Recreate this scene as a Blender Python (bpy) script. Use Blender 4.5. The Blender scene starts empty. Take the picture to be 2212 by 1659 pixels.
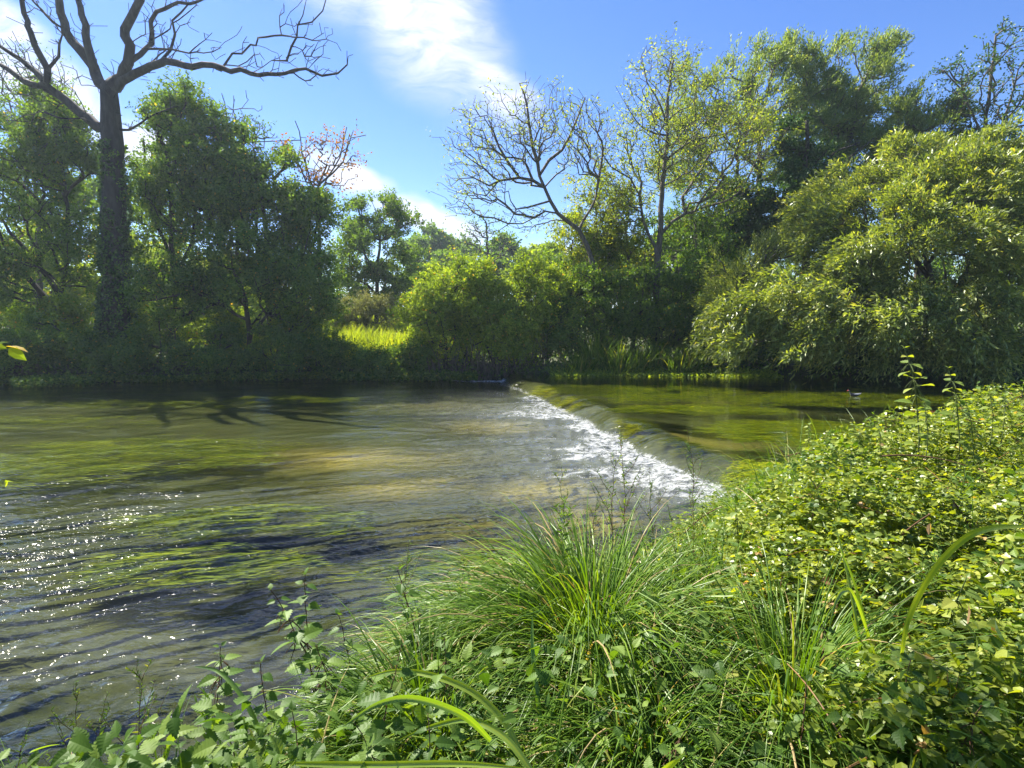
import bpy, math, numpy as np
from mathutils import Vector
R = math.radians
rs = np.random.RandomState(7)
S = bpy.context.scene
COL = S.collection

# ---------------------------------------------------------------- camera
F, CX, CY, HORZ = 1300.0, 1106.0, 829.5, 700.0       # the photograph measured at 2212 x 1659
PITCH = math.atan((CY - HORZ) / F)
CAM = np.array([0.0, 0.0, 2.4])
cd = bpy.data.cameras.new('camera'); cam = bpy.data.objects.new('camera', cd); COL.objects.link(cam)
cam.location = CAM; cam.rotation_euler = (math.pi / 2 - PITCH, 0, 0)
cd.sensor_width = 36; cd.lens = 36 * F / 2212; cd.clip_start = 0.05; cd.clip_end = 3000
S.camera = cam

def at(px, py, Y):
    a = (px - CX) / F; b = (CY - py) / F
    d = np.array([a, math.cos(PITCH) + b * math.sin(PITCH), b * math.cos(PITCH) - math.sin(PITCH)])
    return CAM + d * (Y / d[1])

# ---------------------------------------------------------------- light and exposure
HAZE = .0006
SUN_AZ, SUN_EL = R(-48), R(49)
sd = bpy.data.lights.new('sun', 'SUN'); sun = bpy.data.objects.new('sun', sd); COL.objects.link(sun)
sd.energy = 5.0; sd.angle = R(0.5); sd.color = (1.0, 0.93, 0.8)
sdir = Vector((math.sin(SUN_AZ) * math.cos(SUN_EL), math.cos(SUN_AZ) * math.cos(SUN_EL), math.sin(SUN_EL)))
sun.rotation_euler = sdir.to_track_quat('Z', 'Y').to_euler()
S.view_settings.view_transform = 'Standard'; S.view_settings.look = 'None'
S.view_settings.gamma = 1.0; S.view_settings.exposure = 1.8
S.cycles.max_bounces = 8; S.cycles.transparent_max_bounces = 12
S.cycles.diffuse_bounces = 4; S.cycles.glossy_bounces = 3; S.cycles.transmission_bounces = 4
S.cycles.use_denoising = True; S.cycles.use_adaptive_sampling = False
S.cycles.sample_clamp_indirect = 6.0; S.cycles.sample_clamp_direct = 7.0

W = bpy.data.worlds.new('World'); S.world = W; W.use_nodes = True
nt = W.node_tree; N = nt.nodes; L = nt.links; N.clear()
def nd(nodes, t, **k):
    n = nodes.new(t)
    for a, b in k.items():
        if a == 'inp':
            for i, v in b.items(): n.inputs[i].default_value = v
        else: setattr(n, a, b)
    return n
out = nd(N, 'ShaderNodeOutputWorld'); bg = nd(N, 'ShaderNodeBackground', inp={1: 0.067})
sky = nd(N, 'ShaderNodeTexSky', sky_type='NISHITA', sun_disc=False)
sky.sun_elevation = SUN_EL; sky.sun_rotation = SUN_AZ
sky.air_density = 1.0; sky.dust_density = 0.1; sky.ozone_density = 4.0
tc = nd(N, 'ShaderNodeTexCoord'); sp = nd(N, 'ShaderNodeSeparateXYZ'); L.new(tc.outputs['Generated'], sp.inputs[0])
ymax = nd(N, 'ShaderNodeMath', operation='MAXIMUM', inp={1: 0.02}); L.new(sp.outputs[1], ymax.inputs[0])
du = nd(N, 'ShaderNodeMath', operation='DIVIDE'); L.new(sp.outputs[0], du.inputs[0]); L.new(ymax.outputs[0], du.inputs[1])
dv = nd(N, 'ShaderNodeMath', operation='DIVIDE'); L.new(sp.outputs[2], dv.inputs[0]); L.new(ymax.outputs[0], dv.inputs[1])
uv = nd(N, 'ShaderNodeCombineXYZ'); L.new(du.outputs[0], uv.inputs[0]); L.new(dv.outputs[0], uv.inputs[1])
wn = nd(N, 'ShaderNodeTexNoise', inp={2: 3.2, 3: 4.0, 4: 0.55}); L.new(uv.outputs[0], wn.inputs[0])
wsub = nd(N, 'ShaderNodeVectorMath', operation='MULTIPLY_ADD', inp={1: (0.13, 0.13, 0), 2: (-0.065, -0.065, 0)}); L.new(wn.outputs[1], wsub.inputs[0])
wad = nd(N, 'ShaderNodeVectorMath', operation='ADD'); L.new(uv.outputs[0], wad.inputs[0]); L.new(wsub.outputs[0], wad.inputs[1])
def dirof(px, py):
    p = at(px, py, 1.0) - CAM
    return np.array([p[0], p[2]])
clouds = [  # centre, end of the long axis, half width (pixels of the photograph), soft start
    ((900, 10), (1120, 330), 180, 0.2), ((1070, 200), (1200, 300), 85, 0.15), ((680, -160), (930, 60), 200, 0.2),
    ((60, 180), (330, 330), 95, 0.3), ((330, 330), (560, 400), 75, 0.3), ((20, 70), (150, 130), 60, 0.3),
    ((760, 385), (880, 440), 32, 0.4), ((930, 478), (1080, 520), 44, 0.5), ((1330, 560), (1700, 590), 40, 0.2),
    ((2100, 420), (2400, 430), 40, 0.2), ((850, -620), (1500, -900), 420, 0.15), ((-100, -500), (500, -900), 380, 0.1), ((1500, -1500), (2600, -1500), 500, 0.1)]  # those above the view are unseen, added to whiten the water's reflections
acc = None
for c, e, w, s0 in clouds:
    C0, C1, = dirof(*c), dirof(*e); ax = C1 - C0; ln = np.hypot(*ax)
    m = nd(N, 'ShaderNodeMapping', vector_type='TEXTURE')
    m.inputs[1].default_value = (C0[0], C0[1], 0); m.inputs[2].default_value = (0, 0, math.atan2(ax[1], ax[0]))
    m.inputs[3].default_value = (ln, w / F, 1); L.new(wad.outputs[0], m.inputs[0])
    le = nd(N, 'ShaderNodeVectorMath', operation='LENGTH'); L.new(m.outputs[0], le.inputs[0])
    mr = nd(N, 'ShaderNodeMapRange', interpolation_type='SMOOTHSTEP', inp={1: 1.0, 2: s0, 3: 0.0, 4: 1.0}); L.new(le.outputs['Value'], mr.inputs[0])
    if acc is None: acc = mr.outputs[0]
    else:
        mx = nd(N, 'ShaderNodeMath', operation='MAXIMUM'); L.new(acc, mx.inputs[0]); L.new(mr.outputs[0], mx.inputs[1]); acc = mx.outputs[0]
fn = nd(N, 'ShaderNodeTexNoise', inp={2: 21.0, 3: 7.0, 4: 0.62, 8: 0.6}); cmap = nd(N, 'ShaderNodeMapping'); cmap.inputs[2].default_value = (0, 0, R(35)); cmap.inputs[3].default_value = (.55, 1.5, 1); L.new(wad.outputs[0], cmap.inputs[0]); L.new(cmap.outputs[0], fn.inputs[0])
fr = nd(N, 'ShaderNodeMapRange', inp={1: 0.28, 2: 0.66, 3: 0.35, 4: 1.25}); L.new(fn.outputs[0], fr.inputs[0])
cm = nd(N, 'ShaderNodeMath', operation='MULTIPLY', use_clamp=True); L.new(acc, cm.inputs[0]); L.new(fr.outputs[0], cm.inputs[1])
cr = nd(N, 'ShaderNodeMath', operation='MULTIPLY', inp={1: 0.93}); L.new(cm.outputs[0], cr.inputs[0])
gate = nd(N, 'ShaderNodeMapRange', inp={1: 0.02, 2: 0.1, 3: 0, 4: 1}); L.new(sp.outputs[1], gate.inputs[0])
cg = nd(N, 'ShaderNodeMath', operation='MULTIPLY'); L.new(cr.outputs[0], cg.inputs[0]); L.new(gate.outputs[0], cg.inputs[1])
hs = nd(N, 'ShaderNodeHueSaturation', inp={0: .514, 1: 1.2, 2: .93}); L.new(sky.outputs[0], hs.inputs[4])
mixc = nd(N, 'ShaderNodeMixRGB', inp={2: (4.8, 5.0, 5.7, 1)}); L.new(cg.outputs[0], mixc.inputs[0]); L.new(hs.outputs[0], mixc.inputs[1])
L.new(mixc.outputs[0], bg.inputs[0]); L.new(bg.outputs[0], out.inputs[0])

# ---------------------------------------------------------------- numeric helpers
def _h(ix, iy, seed):
    n = (ix.astype(np.int64) * 374761393 + iy.astype(np.int64) * 668265263 + seed * 974634777) & 0xffffffff
    n = ((n ^ (n >> 13)) * 1274126177) & 0xffffffff
    return ((n ^ (n >> 16)) & 0xffffff) / float(0xffffff)
def noise(x, y, seed=0):
    x = np.asarray(x, float); y = np.asarray(y, float)
    ix = np.floor(x); iy = np.floor(y); fx = x - ix; fy = y - iy
    fx = fx * fx * fx * (fx * (6 * fx - 15) + 10); fy = fy * fy * fy * (fy * (6 * fy - 15) + 10)
    a = _h(ix, iy, seed); b = _h(ix + 1, iy, seed); c = _h(ix, iy + 1, seed); d = _h(ix + 1, iy + 1, seed)
    return (a + (b - a) * fx) * (1 - fy) + (c + (d - c) * fx) * fy
def fbm(x, y, o=4, seed=0):
    s = 0; a = 0.5; t = 0
    for i in range(o):
        s = s + a * noise(x * 2 ** i + 17.3 * i, y * 2 ** i - 9.1 * i, seed + i); t += a; a *= 0.5
    return s / t
def sst(a, b, x):
    t = np.clip((np.asarray(x, float) - a) / (b - a), 0, 1); return t * t * (3 - 2 * t)
def unit(v):
    return v / np.maximum(np.linalg.norm(v, axis=-1, keepdims=True), 1e-9)
def rvec(n, r=None):
    return unit((r or rs).normal(size=(n, 3)))

class Acc:
    """collects faces of one mesh"""
    def __init__(s): s.v = []; s.f = []; s.a = []; s.n = 0
    def add(s, v, faces, var=None):
        v = np.asarray(v, float).reshape(-1, 3)
        s.v.append(v)
        for f in faces: s.f.append(np.asarray(f, np.int64) + s.n)
        s.a.append(np.zeros(len(v)) + (0.5 if var is None else var)); s.n += len(v)
    def build(s, name, mat, parent=None, smooth=False):
        v = np.concatenate(s.v); a = np.concatenate(s.a)
        me = bpy.data.meshes.new(name)
        me.vertices.add(len(v)); me.vertices.foreach_set('co', v.ravel().astype(np.float32))
        flat = np.concatenate([f.ravel() for f in s.f]); k = np.concatenate([np.full(len(f), f.shape[1]) for f in s.f])
        me.loops.add(len(flat)); me.loops.foreach_set('vertex_index', flat.astype(np.int32))
        me.polygons.add(len(k)); st = np.concatenate([[0], np.cumsum(k)[:-1]])
        me.polygons.foreach_set('loop_start', st.astype(np.int32))
        me.polygons.foreach_set('use_smooth', np.full(len(k), smooth))
        at_ = me.attributes.new('var', 'FLOAT', 'POINT'); at_.data.foreach_set('value', a.astype(np.float32))
        me.update(calc_edges=True); me.materials.append(mat)
        o = bpy.data.objects.new(name, me); COL.objects.link(o)
        if parent: o.parent = parent
        return o

def tag(o, label=None, cat=None, group=None, kind=None):
    if label: o['label'] = label
    if cat: o['category'] = cat
    if group: o['group'] = group
    if kind: o['kind'] = kind
    return o
def empty(name, loc, label, cat, group=None):
    o = bpy.data.objects.new(name, None); COL.objects.link(o); o.location = loc; o.empty_display_size = 0.2
    return tag(o, label, cat, group)
def copy_thing(t, loc, rz=0.0, scale=1.0, label=None, tilt=(0, 0)):
    r = t.copy(); COL.objects.link(r); r.location = loc; r.rotation_euler = (tilt[0], tilt[1], rz); r.scale = (scale,) * 3
    if label: r['label'] = label
    for ch in t.children:
        c = ch.copy(); COL.objects.link(c); c.parent = r
        for g in ch.children:
            d = g.copy(); COL.objects.link(d); d.parent = c
    return r

# ---------------------------------------------------------------- materials
def newmat(name):
    m = bpy.data.materials.new(name); m.use_nodes = True; m.node_tree.nodes.clear(); return m, m.node_tree.nodes, m.node_tree.links
def leafmat(name, cols, trans=0.4, gloss=0.06, rough=0.55, tint=(1.9, 1.8, 0.3)):
    """cols: ramp colours (position, rgb) over the per-leaf value"""
    m, n, l = newmat(name)
    o = nd(n, 'ShaderNodeOutputMaterial'); a = nd(n, 'ShaderNodeAttribute', attribute_name='var')
    r = nd(n, 'ShaderNodeValToRGB'); e = r.color_ramp.elements
    while len(e) < len(cols): e.new(0.5)
    for q, (p, c) in zip(e, cols): q.position = p; q.color = (*c, 1)
    l.new(a.outputs['Fac'], r.inputs[0])
    d = nd(n, 'ShaderNodeBsdfDiffuse'); l.new(r.outputs[0], d.inputs[0])
    tm = nd(n, 'ShaderNodeMixRGB', blend_type='MULTIPLY', inp={0: 1.0, 2: (*tint, 1)}); l.new(r.outputs[0], tm.inputs[1])
    t = nd(n, 'ShaderNodeBsdfTranslucent'); l.new(tm.outputs[0], t.inputs[0])
    mx = nd(n, 'ShaderNodeMixShader', inp={0: trans}); l.new(d.outputs[0], mx.inputs[1]); l.new(t.outputs[0], mx.inputs[2])
    g = nd(n, 'ShaderNodeBsdfGlossy', inp={1: rough, 0: (0.8, 0.85, .8, 1)})
    lw = nd(n, 'ShaderNodeLayerWeight', inp={0: 0.35}); ml = nd(n, 'ShaderNodeMath', operation='MULTIPLY_ADD', inp={1: gloss * .45, 2: gloss * 0.12}, use_clamp=True)
    l.new(lw.outputs[1], ml.inputs[0])
    m2 = nd(n, 'ShaderNodeMixShader'); l.new(ml.outputs[0], m2.inputs[0]); l.new(mx.outputs[0], m2.inputs[1]); l.new(g.outputs[0], m2.inputs[2])
    l.new(m2.outputs[0], o.inputs[0]); return m
def barkmat(name, c1, c2, scale=9.0, bump=0.5):
    m, n, l = newmat(name)
    o = nd(n, 'ShaderNodeOutputMaterial'); b = nd(n, 'ShaderNodeBsdfPrincipled', inp={'Roughness': 0.9})
    t = nd(n, 'ShaderNodeTexCoord'); mp = nd(n, 'ShaderNodeMapping'); mp.inputs[3].default_value = (1, 1, 0.25)
    l.new(t.outputs['Object'], mp.inputs[0])
    no = nd(n, 'ShaderNodeTexNoise', inp={2: scale, 3: 6, 4: 0.65}); l.new(mp.outputs[0], no.inputs[0])
    r = nd(n, 'ShaderNodeValToRGB'); r.color_ramp.elements[0].position = 0.35; r.color_ramp.elements[1].position = 0.68
    r.color_ramp.elements[0].color = (*c1, 1); r.color_ramp.elements[1].color = (*c2, 1); l.new(no.outputs[0], r.inputs[0])
    bp = nd(n, 'ShaderNodeBump', inp={0: bump, 1: 0.05}); l.new(no.outputs[0], bp.inputs['Height']); l.new(bp.outputs[0], b.inputs['Normal'])
    l.new(r.outputs[0], b.inputs['Base Color']); l.new(b.outputs[0], o.inputs[0]); return m
M = {}
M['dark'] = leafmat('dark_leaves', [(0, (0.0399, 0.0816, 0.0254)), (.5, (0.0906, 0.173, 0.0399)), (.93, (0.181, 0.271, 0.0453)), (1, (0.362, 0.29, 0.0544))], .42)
M['mid'] = leafmat('mid_green_leaves', [(0, (0.0435, 0.087, 0.0217)), (.5, (0.087, 0.16, 0.0319)), (.93, (0.145, 0.232, 0.0435)), (1, (0.362, 0.29, 0.058))], .45)
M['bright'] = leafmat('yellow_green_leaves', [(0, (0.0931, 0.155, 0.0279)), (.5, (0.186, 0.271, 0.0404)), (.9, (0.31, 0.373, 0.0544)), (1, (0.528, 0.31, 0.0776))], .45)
M['willow'] = leafmat('willow_leaves', [(0, (0.055, 0.088, 0.022)), (.45, (0.154, 0.209, 0.044)), (.8, (0.297, 0.341, 0.121)), (1, (0.462, 0.418, 0.088))], .42, .18, .42)
M['poplar'] = leafmat('silvery_leaves', [(0, (0.078, 0.13, 0.0455)), (.5, (0.156, 0.221, 0.078)), (.85, (0.26, 0.325, 0.169)), (1, (0.39, 0.364, 0.104))], .42, .1, .5)
M['ash'] = leafmat('yellowing_ash_leaves', [(0, (.10, .15, .03)), (.65, (.19, .25, .05)), (1, (.38, .34, .04))], .5)
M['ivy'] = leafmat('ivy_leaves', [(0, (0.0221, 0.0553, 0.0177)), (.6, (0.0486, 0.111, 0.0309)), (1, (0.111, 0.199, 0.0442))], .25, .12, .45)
M['rust'] = leafmat('rust_leaves', [(0, (.09, .04, .02)), (.6, (.18, .08, .03)), (1, (.2, .17, .04))], .5)
M['bramble'] = leafmat('bramble_leaves', [(0, (.05, .10, .015)), (.4, (.145, .20, .022)), (.8, (.27, .31, .04)), (.93, (.36, .38, .07)), (.965, (.36, .2, .1)), (1, (.4, .28, .16))], .42, .16, .4)
M['nettle'] = leafmat('nettle_leaves', [(0, (.04, .09, .014)), (.6, (.085, .155, .025)), (.92, (.15, .22, .04)), (1, (.3, .3, .05))], .4, .08, .5)
M['nettle_pale'] = leafmat('pale_nettle_leaves', [(0, (.10, .16, .03)), (.6, (.2, .26, .05)), (1, (.36, .36, .08))], .45, .12, .45)
M['grass'] = leafmat('sedge_blades', [(0, (.045, .10, .012)), (.5, (.095, .18, .018)), (.9, (.19, .27, .035)), (.96, (.28, .26, .08)), (1, (.36, .27, .14))], .35, .10, .4)
M['reed'] = leafmat('broad_blades', [(0, (.06, .13, .02)), (.5, (.13, .22, .03)), (1, (.3, .36, .04))], .45, .25, .3)
M['meadow'] = leafmat('meadow_blades', [(0, (.14, .2, .02)), (.6, (.27, .33, .035)), (.9, (.3, .28, .07)), (1, (.3, .2, .08))], .5)
M['weed'] = leafmat('water_weed', [(0, (.07, .11, .006)), (.5, (.24, .29, .010)), (1, (.50, .50, .03))], .35, .05)
M['weed_gold'] = leafmat('golden_water_weed', [(0, (.055, .075, .006)), (.5, (.14, .165, .01)), (1, (.27, .27, .03))], .35, .05)
M['buff'] = leafmat('buff_leaves', [(0, (.12, .15, .05)), (.6, (.22, .23, .09)), (1, (.32, .28, .14))], .3, tint=(1.2, 1.2, .5))
M['stem_red'] = barkmat('red_brown_stem', (.06, .03, .015), (.14, .07, .03), 30, .1)
M['stem_green'] = barkmat('green_stem', (.05, .08, .02), (.10, .13, .03), 30, .1)
M['bark'] = barkmat('grey_bark', (.05, .042, .03), (.15, .13, .10))
M['bark_dark'] = barkmat('dark_bark', (.018, .015, .011), (.05, .042, .03))
M['bark_pale'] = barkmat('pale_bark', (.13, .11, .075), (.3, .26, .19))
M['deadwood'] = barkmat('dead_wood', (.014, .013, .013), (.05, .045, .042), 6)

# ---------------------------------------------------------------- leaves, stems, blades
def leaves(acc, P, D, size, aspect=0.5, shape='quad', var=None, up=0.5, r=None, fold=0.25):
    """P base points, D directions the leaves point in"""
    r = r or rs; n = len(P)
    if n == 0: return
    D = unit(D); nr = unit(rvec(n, r) + np.array([0, 0, up])); Sd = unit(np.cross(D, nr)); Nn = np.cross(Sd, D)
    sz = (np.zeros(n) + size) * r.uniform(.7, 1.3, n); sz = sz[:, None]; w = sz * aspect * .5
    if var is None: var = r.uniform(0, 1, n)
    if shape == 'quad':
        v = np.stack([P, P + D * sz * .45 + Sd * w, P + D * sz, P + D * sz * .45 - Sd * w], 1)
        f = np.arange(n * 4).reshape(n, 4); acc.add(v, [f], np.repeat(var, 4)); return
    if shape == 'fold':
        dr = Nn * sz
        k = [(0, 0, 0), (.28, .85, 1), (.62, .8, 1), (1, 0, 0), (.62, -.8, 1), (.28, -.85, 1), (.33, 0, 0), (.66, 0, 0)]
        v = np.stack([P + D * sz * a + Sd * w * b * 1.2 + dr * (fold * .3 * c - .18 * a * a) for a, b, c in k], 1)
        o = (np.arange(n) * 8)[:, None]
        acc.add(v, [o + np.array([[0, 1, 6, 6]])[:, :3], o + np.array([[1, 2, 7, 6]]), o + np.array([[2, 3, 7]]), o + np.array([[0, 6, 5]]), o + np.array([[6, 7, 4, 5]]), o + np.array([[7, 3, 4]])], np.repeat(var, 8)); return
    if shape == 'saw':     # toothed nettle leaf
        ys = np.linspace(0, 1, 8); wd = np.array([.0, .78, .98, .93, .76, .55, .32, 0])
        cols = []
        for i, (a, b) in enumerate(zip(ys, wd)):
            dz = Nn * sz * (-.22 * a * a)
            cols.append(P + D * sz * a + dz)
        mids = np.stack(cols, 1)                                  # n,8,3
        side = []
        for sgn in (1, -1):
            q = []
            for i in range(7):                                   # valley then tooth
                a0 = ys[i]; a1 = ys[i + 1] if i < 6 else 1
                q.append(P + D * sz * (a0 + .01) + Sd * w * 1.25 * wd[i] * sgn * .82 + Nn * sz * (fold * .25 * wd[i] - .22 * a0 * a0))
                q.append(P + D * sz * (a0 + (a1 - a0) * 1.05) + Sd * w * 1.25 * (wd[i] * .35 + wd[i + 1] * .65) * sgn * 1.12 + Nn * sz * (fold * .25 * wd[i + 1] - .22 * a1 * a1))
            side.append(np.stack(q, 1))
        v = np.concatenate([mids, side[0], side[1]], 1); o = (np.arange(n) * 36)[:, None]; fs = []
        for b, flip in ((8, 0), (22, 1)):
            for i in range(7):
                qd = [i, b + 2 * i, b + 2 * i + 1, i + 1]
                fs.append(o + np.array([qd[::-1] if flip else qd]))
        acc.add(v, fs, np.repeat(var, 36))

def tube(acc, pts, rad, sides=5, var=.5):
    pts = np.asarray(pts, float); rad = np.zeros(len(pts)) + rad
    d = np.gradient(pts, axis=0); d = unit(d); ref = np.array([.13, .97, .21])
    u = unit(np.cross(d, ref)); w = np.cross(d, u); th = np.arange(sides) * 2 * math.pi / sides
    v = pts[:, None] + rad[:, None, None] * (u[:, None] * np.cos(th)[None, :, None] + w[:, None] * np.sin(th)[None, :, None])
    i = np.arange(len(pts) - 1)[:, None] * sides; j = np.arange(sides)[None]; k = (j + 1) % sides
    f = np.stack([i + j, i + k, i + sides + k, i + sides + j], -1).reshape(-1, 4)
    acc.add(v, [f], var)
def blades(acc, base, dirs, length, width, droop, seg=8, var=None, r=None, keel=.25, tipw=0.08, kink=None):
    """arching grass blades, all at once"""
    r = r or rs; n = len(base); t = np.linspace(0, 1, seg + 1)
    dirs = unit(dirs); hz = dirs.copy(); hz[:, 2] = 0; hz = unit(hz + 1e-6); side = unit(np.cross(dirs, np.array([0, 0, 1.0])) + 1e-6)
    length = np.zeros(n) + length; width = np.zeros(n) + width; droop = np.zeros(n) + droop
    P = np.zeros((n, seg + 1, 3)); P[:, 0] = base; cur = dirs.copy(); wob = r.normal(0, .04, (n, 3))
    T = [cur]
    for i in range(seg):
        g = droop[:, None] * (i + 1) / seg * 2 / seg
        cur = unit(cur + np.array([0, 0, -1.0]) * g + hz * g * .35 + wob / seg * 2)
        if kink is not None:
            cur = np.where((kink == i)[:, None], unit(cur + np.array([0, 0, -1.6]) + hz * .8), cur)
        P[:, i + 1] = P[:, i] + cur * (length / seg)[:, None]; T.append(cur)
    T = np.stack(T, 1); tw = r.uniform(-.9, .9, (n, 1, 1)) * t[None, :, None]
    up = np.cross(side[:, None] + 0 * T, T); sd = side[:, None] * np.cos(tw) + up * np.sin(tw); nn = np.cross(T, sd)
    wp = np.clip(np.minimum(t * 6 + .55, 1) * (1 - t ** 2.6), tipw * 0, 1)[None, :, None] * width[:, None, None] * .5
    v = np.stack([P - sd * wp + nn * wp * keel, P - nn * wp * keel, P + sd * wp + nn * wp * keel], 2)   # n,seg+1,3,3
    o = (np.arange(n) * (seg + 1) * 3)[:, None, None] + (np.arange(seg) * 3)[None, :, None]
    f1 = o + np.array([0, 1, 4, 3]); f2 = o + np.array([1, 2, 5, 4])
    if var is None: var = r.uniform(0, 1, n)
    acc.add(v, [f1.reshape(-1, 4), f2.reshape(-1, 4)], np.repeat(var, (seg + 1) * 3))
    return P

# ---------------------------------------------------------------- branching
class Skel:
    def __init__(s): s.p = np.zeros((6000, 3)); s.par = np.full(6000, -1); s.len = np.zeros(6000); s.min = np.zeros(6000); s.n = 0
    def push(s, p, par, mn=0.0):
        if s.n >= len(s.p):
            s.p = np.concatenate([s.p, np.zeros_like(s.p)]); s.par = np.concatenate([s.par, np.full(len(s.par), -1)])
            s.len = np.concatenate([s.len, np.zeros_like(s.len)]); s.min = np.concatenate([s.min, np.zeros_like(s.min)])
        i = s.n; s.p[i] = p; s.par[i] = par; s.min[i] = mn
        s.len[i] = 0 if par < 0 else s.len[par] + np.linalg.norm(p - s.p[par]); s.n += 1; return i
    def limb(s, pts, r0, r1, seg=.5, jit=.04, r=None, attach=True):
        """a hand-laid limb; starts at the nearest existing node"""
        r = r or rs; pts = np.asarray(pts, float)
        if s.n and attach:
            k = int(np.argmin(((s.p[:s.n] - pts[0]) ** 2).sum(1))); cur = k
        else: cur = s.push(pts[0], -1, r0)
        tot = np.linalg.norm(np.diff(pts, axis=0), axis=1); T = tot.sum(); done = 0
        for i in range(len(pts) - 1):
            m = max(1, int(tot[i] / seg))
            for j in range(1, m + 1):
                p0 = pts[max(i - 1, 0)]; p1 = pts[i]; p2 = pts[i + 1]; p3 = pts[min(i + 2, len(pts) - 1)]; t = j / m
                q = .5 * (2 * p1 + (p2 - p0) * t + (2 * p0 - 5 * p1 + 4 * p2 - p3) * t * t + (3 * p1 - p0 - 3 * p2 + p3) * t ** 3) * .45 + (p1 + (p2 - p1) * t) * .55
                f = (done + tot[i] * t) / T
                cur = s.push(q + r.normal(0, jit, 3), cur, r0 + (r1 - r0) * f)
            done += tot[i]
        return cur
    def tips(s, pts, w=.35, seg=.35, jit=.06, bend=.25, r=None):
        r = r or rs; ends = []
        root = s.p[0]
        for q in pts[np.argsort(((pts - s.p[:s.n].mean(0)) ** 2).sum(1))]:
            d = np.linalg.norm(s.p[:s.n] - q, axis=1); k = int(np.argmin(d + w * s.len[:s.n] + 1.0 * np.maximum(0, s.p[:s.n, 2] - q[2])))
            p0 = s.p[k]; dist = d[k]; m = max(1, int(dist / seg)); cur = k
            pd = unit(p0 - s.p[s.par[k]]) if s.par[k] >= 0 else np.array([0, 0, 1.0])
            c = p0 + pd * dist * bend + np.array([0, 0, dist * .06]); c2 = (p0 + q) / 2 + (c - p0) * .5
            for j in range(1, m + 1):
                t = j / m; x = (1 - t) ** 2 * p0 + 2 * t * (1 - t) * c2 + t * t * q
                cur = s.push(x + (r.normal(0, jit, 3) if j < m else 0), cur)
            ends.append(cur)
        return np.array(ends)
    def radii(s, r0=.012, p=2.4):
        a = np.zeros(s.n); ch = np.zeros(s.n, int)
        rad = np.zeros(s.n)
        for i in range(s.n - 1, -1, -1):
            rad[i] = max((a[i] ** (1 / p)) if a[i] > 0 else r0, s.min[i], r0)
            if s.par[i] >= 0: a[s.par[i]] += rad[i] ** p if s.min[i] == 0 or s.min[s.par[i]] == 0 else 0
        return rad
    def mesh(s, acc, rad, sides=5, lo=0.0):
        n = s.n; p = s.p[:n]; par = s.par[:n]; d = np.zeros((n, 3)); ok = par >= 0
        d[ok] = unit(p[ok] - p[par[ok]]); big = {}
        for i in range(n):
            if ok[i] and (par[i] not in big or rad[i] > rad[big[par[i]]]): big[par[i]] = i
        for a_, b_ in big.items():
            if par[a_] < 0: d[a_] = d[b_]
            else: d[a_] = unit(d[a_] + d[b_])
        d = unit(d + 1e-9); u = unit(np.cross(d, np.array([.13, .97, .21]))); w = np.cross(d, u)
        th = np.arange(sides) * 2 * math.pi / sides; circ = lambda c, r_, uu, ww: c[:, None] + r_[:, None, None] * (uu[:, None] * np.cos(th)[None, :, None] + ww[:, None] * np.sin(th)[None, :, None])
        ring = circ(p, rad, u, w)
        kids = np.array([i for i in range(n) if ok[i]]); main = np.array([big[par[i]] == i for i in kids])
        sec = kids[~main]; rs_ = circ(p[par[sec]], np.minimum(rad[sec] * 1.15, rad[par[sec]]), u[sec], w[sec])
        v = np.concatenate([ring.reshape(-1, 3), rs_.reshape(-1, 3)])
        start = np.zeros(n, int); start[kids[main]] = par[kids[main]] * sides; start[sec] = n * sides + np.arange(len(sec)) * sides
        j = np.arange(sides)[None]; k = (j + 1) % sides; st = start[kids][:, None]; en = (kids * sides)[:, None]
        f = np.stack([st + j, st + k, en + k, en + j], -1).reshape(-1, 4)
        acc.add(v, [f], .5)

def lobe_points(lobes, n, r, shell=.4, gap=0, gs=0, bough=.13):
    """lobes: (centre, (rx, ry, rz)); twig ends gathered on boughs inside the lobes, so that gaps stay between boughs"""
    vol = np.array([l[1][0] * l[1][1] * l[1][2] for l in lobes]) ** .7; nb = max(6, int(n * bough)); pk = r.choice(len(lobes), nb, p=vol / vol.sum())
    c = np.array([l[0] for l in lobes])[pk]; e = np.array([l[1] for l in lobes])[pk]
    q = rvec(nb, r); B = c + q * (r.uniform(0, 1, (nb, 1)) ** shell) * e * r.uniform(.8, 1.12, (nb, 1))
    br = (vol.sum() / len(vol) ** .7) ** .33 * r.uniform(.10, .24, nb)
    pk = r.randint(0, nb, n); P = B[pk] + r.normal(0, .75, (n, 3)) * br[pk][:, None] * np.array([1.15, 1.15, .6]) + q[pk] * (r.uniform(-.5, 1, (n, 1)) ** 2 * br[pk][:, None])
    return P
def px_lobes(L_, dY=1.0):
    """(px, py, half width, half height in photograph pixels, distance) -> real ellipsoids"""
    o = []
    for px, py, a, b, Y in L_:
        rx, rz = a * Y / F, b * Y / F; o.append((at(px, py, Y), (rx, (rx + rz) * .5 * dY, rz)))
    return o
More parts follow.
